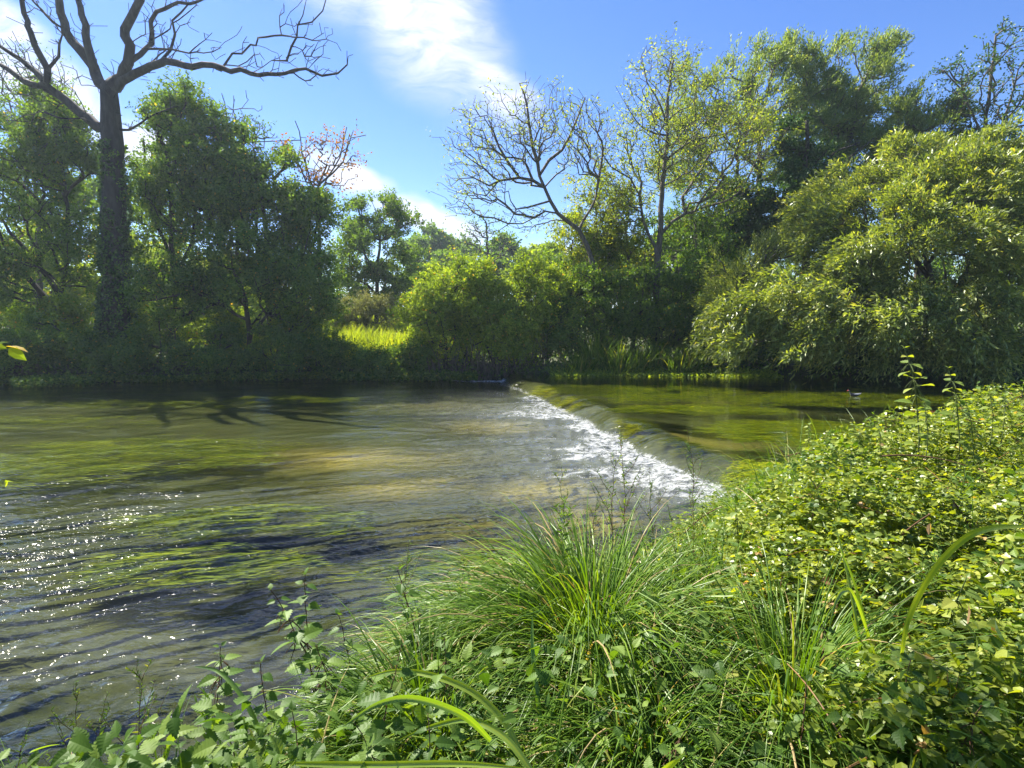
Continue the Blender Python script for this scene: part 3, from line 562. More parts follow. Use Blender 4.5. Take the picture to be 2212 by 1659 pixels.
# the dead ivy-clad tree
YD = 26.8
zz = lambda *p: Z(.5, 0, 0, p)
r = np.random.RandomState(101); s = Skel(); g0 = on_ground(249, YD)
s.limb(np.array([g0 - [0, 0, .3], g0 + [0, 0, .5]] + [at(x, y, YD) for x, y in zz((498, 1250), (495, 1000), (490, 800), (484, 640), (482, 560))]), .62, .42, jit=.03, r=r)
s.limb(pl(zz((482, 560), (474, 460), (468, 385)), YD), .40, .34, r=r, jit=.02)
LM = [((430, 560), (330, 470), (220, 385), (100, 350), (0, 272), (-70, 240)), .24, .06, -.5], [((220, 385), (130, 290), (60, 240), (0, 200), (-80, 150)), .15, .05, .3], \
     [((215, 375), (205, 300), (170, 240), (135, 150), (110, 60), (90, -20), (60, -120)), .15, .08, .4], [((205, 310), (245, 245), (258, 190), (275, 120)), .08, .03, -.2], \
     [((465, 400), (440, 365), (400, 285), (360, 230), (310, 180), (272, 100), (250, 0), (235, -120)), .25, .13, .5], [((400, 285), (380, 200), (370, 110), (342, 0), (325, -110)), .18, .09, -.4], \
     [((275, 130), (235, 105), (205, 65), (150, 20), (110, -40)), .07, .03, .3], [((475, 390), (520, 330), (552, 270), (560, 200), (545, 120), (572, 60), (605, -10), (640, -120)), .25, .13, -.5], \
     [((552, 275), (610, 235), (655, 190), (652, 90), (680, 55), (740, 20), (850, 5), (930, -30)), .12, .05, .5], [((655, 205), (740, 212), (810, 228), (880, 222), (955, 212)), .05, .018, .3], \
     [((810, 225), (865, 190), (890, 170), (917, 140)), .03, .012, .2], [((485, 410), (530, 350), (585, 318), (650, 290), (715, 268), (770, 278), (840, 290), (915, 278), (1000, 303), (1120, 324), (1230, 315), (1320, 303), (1385, 326), (1455, 320), (1502, 275)), .20, .03, -.35], \
     [((715, 268), (742, 215), (752, 150), (750, 90), (775, 45), (805, 28), (800, -20)), .07, .03, .3], [((750, 115), (780, 112), (812, 100)), .025, .012, .1], \
     [((1118, 322), (1140, 290), (1168, 258)), .025, .01, .1], [((1120, 318), (1108, 285), (1098, 250), (1090, 200)), .028, .012, .1], [((1228, 314), (1245, 260), (1258, 200), (1275, 150), (1295, 110), (1345, 88), (1388, 50), (1412, -10)), .06, .02, .3], \
     [((1295, 110), (1305, 60), (1325, 0)), .03, .014, .1], [((1275, 155), (1262, 120), (1258, 78)), .02, .01, .1], [((1255, 222), (1275, 208), (1300, 212), (1322, 240), (1326, 298)), .022, .014, .1], [((1326, 296), (1370, 262), (1395, 228), (1402, 205), (1415, 168)), .026, .01, .1], \
     [((1322, 240), (1335, 215), (1357, 195)), .018, .009, .1], [((1322, 302), (1350, 318), (1385, 330)), .015, .008, .1], [((528, 585), (600, 532), (680, 492), (740, 470)), .06, .02, -.3], [((590, 240), (640, 180), (655, 130)), .02, .01, .1]
for i, (p_, a, b_, q) in enumerate(LM): s.limb(pl(zz(*p_), YD, q * .4, i), a, b_, r=r, jit=.035, seg=.35)
# short brittle twigs along the limbs
idx = np.array([i for i in range(s.n) if s.p[i, 2] > 8.0 and s.min[i] < .2]); pk = r.choice(idx, 430); tp = []
for k in pk:
    d = unit(rvec(1, r)[0] + np.array([0, -.1, .7])); L0 = r.uniform(.2, 1.0) ** 1.3; tp.append(s.p[k] + d * L0)
    if r.uniform() < .5: tp.append(s.p[k] + d * L0 * .7 + rvec(1, r)[0] * .3)
# thin shoots at the crook and left limbs
for cx, cy, w_, h_, n_ in ((100, 215, 90, 60, 60), (238, 165, 30, 38, 26), (60, 160, 50, 60, 30), (345, 85, 18, 40, 14)):
    for _ in range(n_): tp.append(at(cx + r.uniform(-w_, w_), cy + r.uniform(-h_, h_), YD + r.normal(0, .6)))
s.tips(np.array(tp), w=.25, r=r, jit=.03, seg=.28, bend=.2); rad = s.radii(.012, 2.25)
root = empty('dead_tree', g0, 'huge dead bare tree with ivy-clad trunk and a long crooked limb reaching right', 'tree')
A = Acc(); s.p[:s.n] -= g0; s.mesh(A, rad, 7); A.build('trunk', M['deadwood'], root, True)
k = 10000; B = Acc(); h = 9.6 * r.uniform(0, 1, k) ** 1.15; th = r.uniform(0, 2 * math.pi, k); tr_ = s.p[:s.n]
cx = np.interp(h, tr_[:22, 2], tr_[:22, 0]); cy = np.interp(h, tr_[:22, 2], tr_[:22, 1])
lump = .40 + .50 * fbm(th * 1.2, h * .9, 3, 7) - .02 * h + .25 * np.exp(-h * 1.5); P = np.stack([cx + lump * np.cos(th), cy + lump * np.sin(th), h], -1)
keep = fbm(th * 1.5, h * .8, 3, 9) > np.interp(h, [0, 6, 8, 10], [.25, .36, .46, .56]); P = P[keep]
leaves(B, P, rvec(len(P), r) + np.array([0, 0, -.7]), .13, .8, 'quad', None, .2, r); B.build('ivy', M['ivy'], root)

def T(name, label, cat, lob, trunk_px, Y, tips, per, crad, size, aspect, leaf, bark, seed, group=None, rb=.22, r1=.08, extra=(), dY=1.0, **k):
    g_ = on_ground(trunk_px[0][0], Y); tr_ = [(np.array([g_] + [at(x, y, Y) for x, y in trunk_px[1:]]), rb, r1)]
    for i, (pts, a, b_) in enumerate(extra): tr_.append((pl(pts, Y, .15, i + seed), a, b_))
    return tree(name, label, cat, px_lobes(lob, dY), tr_, tips, per, crad, size, aspect, leaf, bark, seed, group, **k)

# left edge
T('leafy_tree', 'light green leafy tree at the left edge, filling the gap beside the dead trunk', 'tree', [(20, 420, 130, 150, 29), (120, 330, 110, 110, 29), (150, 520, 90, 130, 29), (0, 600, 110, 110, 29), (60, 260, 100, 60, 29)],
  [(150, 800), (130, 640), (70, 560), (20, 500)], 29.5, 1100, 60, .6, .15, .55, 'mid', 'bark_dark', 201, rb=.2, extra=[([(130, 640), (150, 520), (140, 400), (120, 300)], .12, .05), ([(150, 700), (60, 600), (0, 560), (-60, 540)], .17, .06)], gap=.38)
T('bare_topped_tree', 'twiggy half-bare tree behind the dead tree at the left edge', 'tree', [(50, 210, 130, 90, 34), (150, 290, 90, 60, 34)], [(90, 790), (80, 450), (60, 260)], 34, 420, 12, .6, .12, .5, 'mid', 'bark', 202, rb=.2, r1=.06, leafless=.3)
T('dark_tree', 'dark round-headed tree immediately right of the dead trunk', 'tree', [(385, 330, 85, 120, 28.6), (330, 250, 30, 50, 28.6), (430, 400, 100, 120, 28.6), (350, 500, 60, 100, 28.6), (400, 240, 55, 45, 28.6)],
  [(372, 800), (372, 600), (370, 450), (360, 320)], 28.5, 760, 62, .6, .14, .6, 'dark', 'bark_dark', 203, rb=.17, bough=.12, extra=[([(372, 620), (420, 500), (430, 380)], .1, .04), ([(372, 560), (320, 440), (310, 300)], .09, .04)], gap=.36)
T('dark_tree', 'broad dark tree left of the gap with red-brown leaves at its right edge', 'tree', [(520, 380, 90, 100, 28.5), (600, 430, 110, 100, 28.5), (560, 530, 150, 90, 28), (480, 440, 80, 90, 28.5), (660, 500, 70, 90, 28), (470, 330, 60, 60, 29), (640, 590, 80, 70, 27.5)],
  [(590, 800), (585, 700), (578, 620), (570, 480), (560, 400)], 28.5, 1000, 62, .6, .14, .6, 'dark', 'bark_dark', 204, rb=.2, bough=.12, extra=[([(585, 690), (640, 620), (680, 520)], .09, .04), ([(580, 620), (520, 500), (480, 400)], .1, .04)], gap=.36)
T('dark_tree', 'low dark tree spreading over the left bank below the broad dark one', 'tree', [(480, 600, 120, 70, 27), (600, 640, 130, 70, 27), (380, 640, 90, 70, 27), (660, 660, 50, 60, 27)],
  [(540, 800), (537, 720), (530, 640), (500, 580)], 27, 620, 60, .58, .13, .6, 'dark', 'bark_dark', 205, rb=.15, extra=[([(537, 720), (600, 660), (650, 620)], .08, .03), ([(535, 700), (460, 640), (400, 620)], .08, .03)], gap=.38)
T('dead_topped_tree', 'bare pale twigs of a dead treetop above the dark round-headed tree', 'tree', [(510, 250, 60, 50, 30), (540, 290, 50, 40, 30)], [(520, 790), (515, 500), (505, 330), (500, 270)], 30, 130, 0, .3, .1, .5, 'dark', 'bark', 206, rb=.16, r1=.05, r0=.016, w=.2, gap=.2)
T('rusty_tree', 'half-bare tree with rust-coloured leaves standing above the gap in the left bank', 'tree', [(740, 330, 42, 55, 29), (660, 330, 55, 40, 29), (700, 380, 60, 40, 29)], [(690, 790), (690, 520), (690, 400), (700, 360)], 29.5, 190, 9, .4, .14, .6, 'rust', 'bark', 207, rb=.14, r1=.05, r0=.016, leafless=.55, w=.2, gap=.25,
  extra=[([(700, 400), (740, 350), (757, 300), (790, 292)], .05, .02), ([(690, 420), (735, 340), (748, 275)], .05, .02), ([(680, 420), (655, 330), (640, 262)], .05, .02), ([(500, 330), (480, 200)], .03, .02)])

# low growth along the left bank
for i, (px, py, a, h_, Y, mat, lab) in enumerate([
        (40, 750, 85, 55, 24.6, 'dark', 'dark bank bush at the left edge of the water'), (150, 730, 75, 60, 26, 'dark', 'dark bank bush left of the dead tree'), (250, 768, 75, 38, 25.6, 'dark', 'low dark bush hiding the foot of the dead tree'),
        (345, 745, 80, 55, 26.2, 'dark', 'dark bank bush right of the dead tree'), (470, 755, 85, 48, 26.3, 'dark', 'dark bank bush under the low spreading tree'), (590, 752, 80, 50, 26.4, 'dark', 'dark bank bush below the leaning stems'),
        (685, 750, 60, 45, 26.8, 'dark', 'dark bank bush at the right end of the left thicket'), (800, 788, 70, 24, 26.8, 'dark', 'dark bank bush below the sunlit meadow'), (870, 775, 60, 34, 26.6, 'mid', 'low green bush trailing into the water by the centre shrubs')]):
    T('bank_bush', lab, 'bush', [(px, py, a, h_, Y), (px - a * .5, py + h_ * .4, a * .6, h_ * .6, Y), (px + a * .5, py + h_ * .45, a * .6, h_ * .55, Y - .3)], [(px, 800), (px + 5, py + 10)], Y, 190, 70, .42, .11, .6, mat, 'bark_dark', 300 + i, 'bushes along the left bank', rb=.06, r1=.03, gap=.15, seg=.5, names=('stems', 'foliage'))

# beyond the bank: lit trees seen through the thicket, and the distant ones
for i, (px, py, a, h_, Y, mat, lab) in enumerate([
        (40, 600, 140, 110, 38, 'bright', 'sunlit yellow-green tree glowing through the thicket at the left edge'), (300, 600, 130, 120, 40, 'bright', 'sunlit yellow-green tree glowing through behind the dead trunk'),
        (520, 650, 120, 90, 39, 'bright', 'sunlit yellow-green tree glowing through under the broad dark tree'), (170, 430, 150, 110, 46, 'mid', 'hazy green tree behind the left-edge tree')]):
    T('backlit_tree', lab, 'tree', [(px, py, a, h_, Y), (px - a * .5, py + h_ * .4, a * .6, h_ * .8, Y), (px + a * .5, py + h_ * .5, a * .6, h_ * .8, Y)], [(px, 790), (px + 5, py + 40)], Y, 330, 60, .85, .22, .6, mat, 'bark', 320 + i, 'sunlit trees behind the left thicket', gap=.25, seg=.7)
T('hazel_tree', 'rounded blue-green tree in the middle distance left of the gap', 'tree', [(800, 520, 75, 95, 42), (850, 470, 40, 50, 42), (770, 600, 70, 70, 42), (850, 590, 55, 65, 42), (790, 450, 35, 35, 42)], [(812, 700), (815, 620), (820, 520)], 42, 620, 55, .6, .17, .6, 'mid', 'bark_dark', 330, rb=.2, gap=.3, seg=.6)
T('hazel_tree', 'lower shadowed tree just right of the rounded blue-green tree', 'tree', [(895, 600, 50, 50, 47), (930, 615, 50, 40, 47)], [(905, 700), (905, 620)], 47, 220, 60, .7, .2, .6, 'mid', 'bark_dark', 331, rb=.16, gap=.25, seg=.7)
for i, (px, py, a, h_, Y, mat, per, lab) in enumerate([
        (925, 525, 45, 28, 92, 'mid', 22, 'far rounded tree left of the small bare tree on the skyline'), (985, 540, 48, 30, 95, 'mid', 30, 'far low tree under the end of the low cloud'), (1090, 550, 40, 40, 80, 'mid', 22, 'far twiggy tree between the small bare tree and the leaning ash'),
        (950, 575, 70, 30, 75, 'mid', 60, 'far green hedge tree below the skyline at the centre'), (1080, 585, 90, 34, 70, 'mid', 60, 'far green hedge tree behind the yellow-green shrubs'), (1180, 560, 70, 50, 60, 'bright', 50, 'far tree behind the leaning ash trunk'),
        (1340, 560, 90, 60, 48, 'mid', 60, 'green tree filling behind the upright ash'), (1480, 540, 90, 80, 46, 'mid', 60, 'green tree behind the right arm of the upright ash')]):
    T('distant_tree', lab, 'tree', [(px, py, a, h_, Y), (px - a * .4, py + h_ * .6, a * .7, h_ * .7, Y), (px + a * .4, py + h_ * .6, a * .7, h_ * .7, Y)], [(px, 700), (px + 3, py + 15)], Y, 240, per, .014 * Y, .006 * Y, .6, mat, 'bark', 340 + i, 'distant trees beyond the meadow', rb=.15, gap=.25, seg=.9, r0=.03)
T('small_bare_tree', 'small almost bare tree standing alone on the skyline at the centre', 'tree', [(1055, 490, 48, 45, 62), (1060, 540, 60, 35, 62), (1030, 510, 30, 40, 62)], [(1062, 700), (1058, 600), (1054, 540), (1050, 480)], 62, 190, 5, .6, .24, .5, 'mid', 'bark_dark', 360, rb=.24, r1=.08, r0=.03, leafless=.3, w=.2)

for i, px in enumerate([-60, 90, 230, 380, 520, 650, 780, 1230, 1350, 1470, 1590, 1710, 1830, 1950, 2070, 2200]):
    hh = [560, 540, 575, 550, 560, 590, 640, 570, 540, 560, 540, 560, 530, 560, 540, 520][i]; Yq = 50 + (i * 7) % 9
    T('hedge_tree', ['green tree of the far hedge at the left edge', 'green hedge tree seen left of the dead trunk', 'green hedge tree right behind the dead trunk', 'hedge tree behind the round-headed tree', 'hedge tree behind the broad dark tree', 'hedge tree behind the rusty treetop', 'low hedge tree behind the meadow', 'hedge tree behind the foot of the leaning ash', 'hedge tree left of the upright ash trunk', 'hedge tree right of the upright ash trunk', 'hedge tree behind the nearer ivy tree', 'hedge tree left of the ivy-clad trunk', 'hedge tree right of the ivy-clad trunk', 'hedge tree behind the upper willow', 'hedge tree behind the willow, towards the right', 'hedge tree at the right edge behind the willow'][i], 'tree',
      [(px, (hh + 720) / 2, 75, (760 - hh) / 2 + 10, Yq), (px + 45, hh + 70, 50, 50, Yq + 1), (px - 40, hh + 100, 50, 60, Yq - 1)], [(px, 700), (px + 3, hh + 60)], Yq, 260, 62, .9, .27, .6, ['bright', 'mid', 'mid'][i % 3], 'bark', 370 + i, 'trees of the far hedge', rb=.15, seg=.9, r0=.03)
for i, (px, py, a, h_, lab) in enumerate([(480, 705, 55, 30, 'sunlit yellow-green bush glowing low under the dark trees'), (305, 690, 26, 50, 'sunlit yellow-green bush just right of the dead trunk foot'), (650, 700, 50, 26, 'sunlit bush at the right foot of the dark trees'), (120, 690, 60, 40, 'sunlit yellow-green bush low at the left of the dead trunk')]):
    T('sunlit_bush', lab, 'bush', [(px, py, a, h_, 28.5), (px - 10, py + 20, a, h_, 28.5)], [(px, 790), (px, py + 10)], 28.5, 200, 50, .45, .14, .6, 'bright', 'bark', 380 + i, 'sunlit bushes under the dark trees', rb=.04, r1=.02, names=('stems', 'foliage'))  # bushes added for glow; the sunlight is put into their brighter leaf colour
for i, (px, py, a, h_, lab) in enumerate([(1285, 430, 60, 90, 'pale thin young tree between the leaning and the upright ash'), (1235, 520, 55, 55, 'thin yellow-green sapling behind the trunk of the leaning ash'), (1350, 480, 50, 80, 'pale thin young tree just left of the upright ash trunk'), (1500, 470, 80, 60, 'leafy young tree under the right arm of the upright ash')]):
    T('young_tree', lab, 'tree', [(px, py, a, h_, 29.5), (px + 10, py + 70, a, 60, 29.5)], [(px + 20, 790), (px + 8, py + 90), (px, py)], 29.5, 330, 26, .5, .14, .5, 'ash' if i != 3 else 'mid', 'bark', 390 + i, 'young trees between the ashes', rb=.07, r1=.03, r0=.01, bough=.3, leafless=.2)

# centre: yellow-green shrubs and the ashes
def shrub(name, label, lob, foot, Y, n_stems, tips, per, leaf, seed, h0=.8, size=.11, **k):
    r = np.random.RandomState(seed); base = on_ground(foot[0], Y); trk = []
    for i in range(n_stems):
        px = foot[0] + r.uniform(-1, 1) * foot[1]; b0 = on_ground(px, Y + r.uniform(-.8, .8)); top = at(px + r.uniform(-1, 1) * foot[1], foot[2] + r.uniform(-25, 25), Y)
        trk.append((np.array([b0 if i else base, (b0 + top) / 2 + r.normal(0, .12, 3), top]), .05, .025))
    rt, s_, e_ = tree_multi(name, label, lob, trk, base, tips, per, leaf, seed, size, **k); return rt
def tree_multi(name, label, lob, trk, base, tips, per, leaf, seed, size, crad=.42, aspect=.55, bark='bark_dark', gap=.25, cat='shrub', group=None, r0=.012, shell=.4, sprig=False, up=.5):
    r = np.random.RandomState(seed); s = Skel()
    for i, (pts, a, b_) in enumerate(trk): s.limb(pts, a, b_, r=r, attach=False, jit=.03)
    P = lobe_points(px_lobes(lob), tips, r, shell, gap); e = s.tips(P, r=r, seg=.4); rad = s.radii(r0); root = empty(name, base, label, cat, group)
    s.p[:s.n] -= base; A = Acc(); s.mesh(A, rad, 4); A.build('stems', M[bark], root, True); B = Acc(); crown(B, s.p[e], per, crad, size, aspect, r, 0, up, sprig=sprig); B.build('foliage', M[leaf], root); return root, s, e
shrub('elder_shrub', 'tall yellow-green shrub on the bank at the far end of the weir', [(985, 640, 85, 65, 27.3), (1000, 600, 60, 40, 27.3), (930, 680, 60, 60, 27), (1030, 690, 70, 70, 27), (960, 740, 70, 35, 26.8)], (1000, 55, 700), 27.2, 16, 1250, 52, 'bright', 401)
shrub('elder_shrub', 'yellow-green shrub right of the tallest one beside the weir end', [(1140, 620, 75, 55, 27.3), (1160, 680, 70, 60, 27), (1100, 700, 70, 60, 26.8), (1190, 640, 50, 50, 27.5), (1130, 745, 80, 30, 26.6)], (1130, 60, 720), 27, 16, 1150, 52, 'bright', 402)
shrub('bank_shrub', 'dull green shrub at the foot of the leaning ash', [(1260, 640, 60, 60, 27.5), (1300, 690, 70, 60, 27), (1240, 710, 55, 50, 26.6)], (1270, 40, 700), 27.2, 10, 400, 50, 'mid', 403)
shrub('bank_shrub', 'dark green shrub below the upright ash', [(1400, 640, 90, 60, 27.5), (1440, 700, 90, 50, 27), (1360, 700, 70, 50, 27)], (1410, 60, 700), 27.5, 10, 480, 52, 'mid', 404)
shrub('bank_shrub', 'dark green shrub between the upright ash and the overhanging willow', [(1530, 620, 80, 90, 28), (1520, 720, 70, 60, 27), (1600, 660, 70, 80, 28)], (1540, 50, 700), 28, 10, 520, 52, 'dark', 405)
shrub('bank_shrub', 'small leafy shrub with upright bare rods left of the leaning ash', [(1215, 590, 50, 55, 30), (1200, 650, 45, 50, 30), (1300, 560, 50, 50, 30)], (1215, 30, 640), 30, 10, 300, 40, 'mid', 406)

J = lambda *p: Z(.3667, 663.6, 276.5, p)
T('leaning_ash_tree', 'nearly bare grey ash leaning left over the centre of the far bank', 'tree', [(1065, 310, 100, 100, 27.5), (1190, 270, 90, 80, 27.5), (1020, 410, 60, 60, 27.5), (1270, 300, 60, 70, 27.5), (1140, 470, 60, 30, 27.5)],
  [(1300, 800)] + J((1690, 830), (1640, 680), (1600, 600), (1480, 500), (1430, 430), (1400, 350), (1370, 280)), 27.5, 2100, 5, .32, .13, .45, 'ash', 'bark', 420, rb=.17, r1=.07, r0=.0085, pw=2.15, leafless=.72, w=.3, gap=.2, jit=.035, shell=.33,
  extra=[(J((1370, 280), (1360, 200), (1330, 100), (1310, 0), (1300, -120), (1250, -260)), .10, .03), (J((1370, 270), (1430, 190), (1500, 130), (1550, 50), (1590, -60), (1640, -180)), .09, .03),
         (J((1400, 350), (1330, 310), (1250, 290), (1130, 310), (1070, 340), (980, 290), (900, 300), (850, 340)), .09, .012), (J((1250, 285), (1180, 200), (1130, 110), (1100, 20), (1060, -80)), .08, .02),
         (J((1425, 440), (1300, 470), (1230, 480), (1190, 560), (1130, 600)), .06, .015), (J((1480, 500), (1400, 490), (1270, 560), (1180, 560)), .05, .015), (J((1600, 600), (1700, 420), (1720, 300), (1740, 180)), .07, .02), (J((1130, 310), (1050, 400), (950, 380), (900, 480)), .04, .012)])
Q = lambda *p: Z(.5334, 1333.5, 0, p)
T('upright_ash_tree', 'upright thinly leaved ash with pale branches at centre right', 'tree', [(1450, 250, 110, 130, 28), (1560, 300, 100, 110, 28), (1380, 330, 80, 90, 28), (1640, 280, 60, 70, 28), (1440, 140, 60, 45, 28), (1330, 420, 70, 80, 28), (1560, 420, 70, 50, 28)],
  [(1418, 800)] + [(1420, 576), (1428, 480), (1430, 400), (1441, 320), (1444, 213), (1452, 130)], 28, 2200, 9, .34, .13, .42, 'ash', 'bark', 421, rb=.2, r1=.05, r0=.0085, pw=2.1, leafless=.4, w=.3, gap=.22, jit=.055, shell=.36,
  extra=[([(1428, 500), (1478, 459), (1548, 443), (1596, 416), (1633, 347), (1650, 290)], .08, .02), ([(1425, 560), (1390, 480), (1382, 423), (1360, 383), (1316, 361), (1294, 313)], .08, .02), ([(1436, 350), (1500, 300), (1560, 290), (1640, 250)], .06, .02), ([(1440, 260), (1400, 180), (1385, 120)], .05, .018), ([(1443, 300), (1390, 280), (1350, 220)], .05, .015)])

# right: the ivy-hung trees, the silvery poplars, the willow
T('ivy_tree', 'dark ivy-smothered tree behind the right branches of the upright ash', 'tree', [(1590, 420, 50, 80, 31), (1640, 480, 60, 60, 31), (1550, 520, 70, 60, 31)], [(1600, 800), (1600, 600), (1595, 420), (1590, 330)], 31, 420, 70, .55, .13, .8, 'ivy', 'bark_dark', 430, rb=.2, gap=.3)
T('ivy_tree', 'dark ivy-clad trunk rising in front of the silvery treetops', 'tree', [(1740, 370, 40, 100, 30), (1745, 450, 60, 60, 30), (1705, 290, 30, 40, 30)], [(1745, 800), (1742, 600), (1740, 400), (1745, 260)], 30, 420, 70, .55, .13, .8, 'ivy', 'bark_dark', 431, rb=.26, gap=.28, extra=[([(1745, 400), (1800, 330), (1860, 310)], .09, .03), ([(1745, 440), (1810, 360), (1890, 300)], .08, .03)])
T('silvery_tree', 'silvery green tree with a broad windblown top left of the tallest one', 'tree', [(1600, 200, 80, 90, 34), (1680, 190, 80, 80, 34), (1560, 280, 90, 80, 34), (1680, 300, 90, 80, 34), (1620, 130, 40, 30, 34), (1500, 190, 60, 60, 34), (1740, 240, 70, 90, 34), (1660, 400, 90, 80, 34), (1480, 330, 80, 110, 34)],
  [(1640, 790), (1640, 500), (1640, 330), (1640, 220)], 34, 850, 55, .62, .19, .32, 'poplar', 'bark', 432, rb=.28, bias=(.45, 0, .4), sprig=True)
T('silvery_tree', 'tallest silvery green tree on the right, its top swept into a point', 'tree', [(1840, 190, 85, 90, 34), (1905, 130, 45, 60, 34), (1790, 270, 80, 80, 34), (1880, 280, 80, 80, 34), (1760, 170, 60, 60, 34), (1920, 90, 22, 28, 34), (1860, 370, 90, 60, 34), (1740, 130, 40, 40, 34), (1800, 440, 90, 60, 33), (1700, 500, 80, 60, 33)],
  [(1820, 790), (1820, 500), (1830, 330), (1850, 210), (1900, 110)], 34, 1050, 55, .62, .19, .32, 'poplar', 'bark', 433, rb=.28, bias=(.45, 0, .4), sprig=True)
T('silvery_tree', 'silvery green tree behind the willow, right of the tallest one', 'tree', [(1970, 280, 70, 70, 32), (2010, 330, 80, 70, 32), (1930, 370, 90, 70, 32), (2060, 280, 50, 50, 32)], [(1980, 790), (1980, 500), (1990, 350)], 32, 560, 55, .6, .19, .32, 'poplar', 'bark', 434, rb=.24, bias=(.4, 0, .3), sprig=True)
T('sparse_tree', 'thin dark see-through tree standing against the sky at the right edge', 'tree', [(2110, 200, 70, 90, 30), (2180, 130, 60, 70, 30), (2150, 300, 80, 90, 30), (2080, 160, 45, 30, 30), (2210, 260, 60, 90, 30), (2170, 60, 30, 22, 30)],
  [(2120, 790), (2120, 420), (2128, 300), (2140, 180), (2150, 80)], 30, 460, 12, .34, .13, .55, 'ivy', 'bark', 435, rb=.2, r1=.05, leafless=.15, gap=.3, extra=[([(2125, 380), (2170, 260), (2200, 150)], .07, .03), ([(2125, 300), (2080, 200), (2040, 150)], .06, .02)])
T('dark_tree', 'dark tree behind the willow at the right edge', 'tree', [(2150, 430, 110, 70, 29), (2220, 360, 60, 60, 29)], [(2150, 800), (2150, 500)], 29, 360, 60, .6, .14, .7, 'dark', 'bark_dark', 436, rb=.2)
T('great_willow', 'great sunlit willow on the right leaning out over the dark water', 'tree', [(1960, 520, 170, 110, 24), (2080, 450, 120, 100, 24.5), (1850, 600, 160, 90, 23), (1720, 650, 130, 80, 22.5), (1680, 730, 110, 45, 21.5), (1830, 720, 140, 55, 21.2), (1990, 690, 150, 70, 21), (2130, 600, 130, 110, 22), (2150, 720, 130, 60, 20.5), (1620, 690, 70, 60, 22), (2020, 400, 70, 50, 25), (2250, 500, 90, 160, 23), (1800, 500, 90, 60, 25), (1890, 430, 80, 60, 26), (1960, 360, 60, 50, 26.5), (1800, 420, 60, 50, 27), (2120, 370, 80, 60, 26)],
  [(2050, 800), (2040, 700), (2010, 600), (1990, 520)], 25.5, 2600, 54, .65, .24, .25, 'willow', 'bark', 440, rb=.34, shell=.3, droop=.35, sprig=True, r0=.012, bias=(-.45, -.3, -.1), bough=.1,
  extra=[([(2040, 710), (1930, 660), (1820, 620), (1700, 640)], .16, .03), ([(2030, 680), (2120, 600), (2200, 520)], .15, .04), ([(2010, 600), (1930, 520), (1860, 480)], .12, .04), ([(2050, 720), (2100, 700), (2180, 700)], .12, .03)])
T('osier_bush', 'narrow-leaved green bush at the left foot of the great willow', 'bush', [(1600, 600, 60, 60, 25), (1660, 560, 60, 50, 25.5), (1570, 660, 40, 50, 24.6)], [(1620, 800), (1620, 650)], 25.2, 420, 50, .5, .15, .25, 'willow', 'bark', 441, rb=.08, droop=-.2, sprig=True, names=('stems', 'foliage'))
T('willow_shade_thicket', 'thicket standing in for the black shade under the great willow at the water edge', 'bush', [(1700, 770, 120, 45, 25.5), (1900, 760, 140, 60, 25), (2100, 760, 140, 60, 25), (2260, 760, 90, 70, 24)], [(1900, 810), (1900, 770)], 25.3, 700, 60, .5, .14, .5, 'ivy', 'bark_dark', 442, rb=.08, names=('stems', 'foliage'), gap=.1)  # dark leafy mass put in for the black shade beneath the willow

# ---------------------------------------------------------------- meadow and far-bank herbs
def scatter(n_, x0, x1, y0, y1, r): return r.uniform(x0, x1, n_), r.uniform(y0, y1, n_)
r = np.random.RandomState(501); x, y = scatter(26000, -13, -2, 27.5, 48, r); ok = y > yfar(x) + 1.0; x, y = x[ok], y[ok]
A = Acc(); B_ = np.stack([x, y, zground(x, y)], -1); D = rvec(len(x), r) * .35 + np.array([0, 0, 1.0]); vr = np.clip(r.uniform(0, .7, len(x)) + .5 * (fbm(x * .5, y * .5, 2, 5) - .4), 0, 1)
blades(A, B_, D, r.uniform(.7, 1.5, len(x)) * (.8 + .7 * fbm(x * .4, y * .4, 2, 6)), .05, .5, 4, vr, r); tag(A.build('meadow_grass', M['meadow'], None), 'sunlit tall yellow-green meadow grass behind the left bank', 'meadow grass', kind='stuff')
r = np.random.RandomState(502); x, y = scatter(60000, -40, 36, 23, 62, r); ok = (y > yfar(x) + .1); x, y = x[ok][:32000], y[ok][:32000]
A = Acc(); P = np.stack([x, y, zground(x, y) + r.uniform(0, .7, len(x)) * fbm(x * .8, y * .8, 2, 8)], -1); leaves(A, P, rvec(len(P), r) + np.array([0, 0, .4]), .2, .6, 'quad', None, .5, r)
x = r.uniform(-32, 32, 14000); y = yfar(x) + r.uniform(-.3, 2.2, 14000); P = np.stack([x, y, np.maximum(zground(x, y), 0) + r.uniform(0, .9, len(x)) * (.3 + fbm(x * .8, y * .8, 2, 8))], -1); leaves(A, P, rvec(len(P), r) + np.array([0, 0, .4]), .14, .6, 'quad', r.uniform(0, .5, len(P)), .5, r)
tag(A.build('bank_herbs', M['mid'], None), 'leafy undergrowth covering the far bank under the trees', 'undergrowth', kind='stuff')
T('bramble_mound', 'buff-topped bramble mound in the meadow at the gap', 'bush', [(780, 672, 60, 26, 37), (840, 672, 40, 22, 37), (730, 680, 45, 24, 36)], [(790, 720), (790, 690)], 37, 260, 60, .5, .13, .6, 'buff', 'bark', 503, rb=.05, r1=.03, gap=.1, names=('stems', 'foliage'))
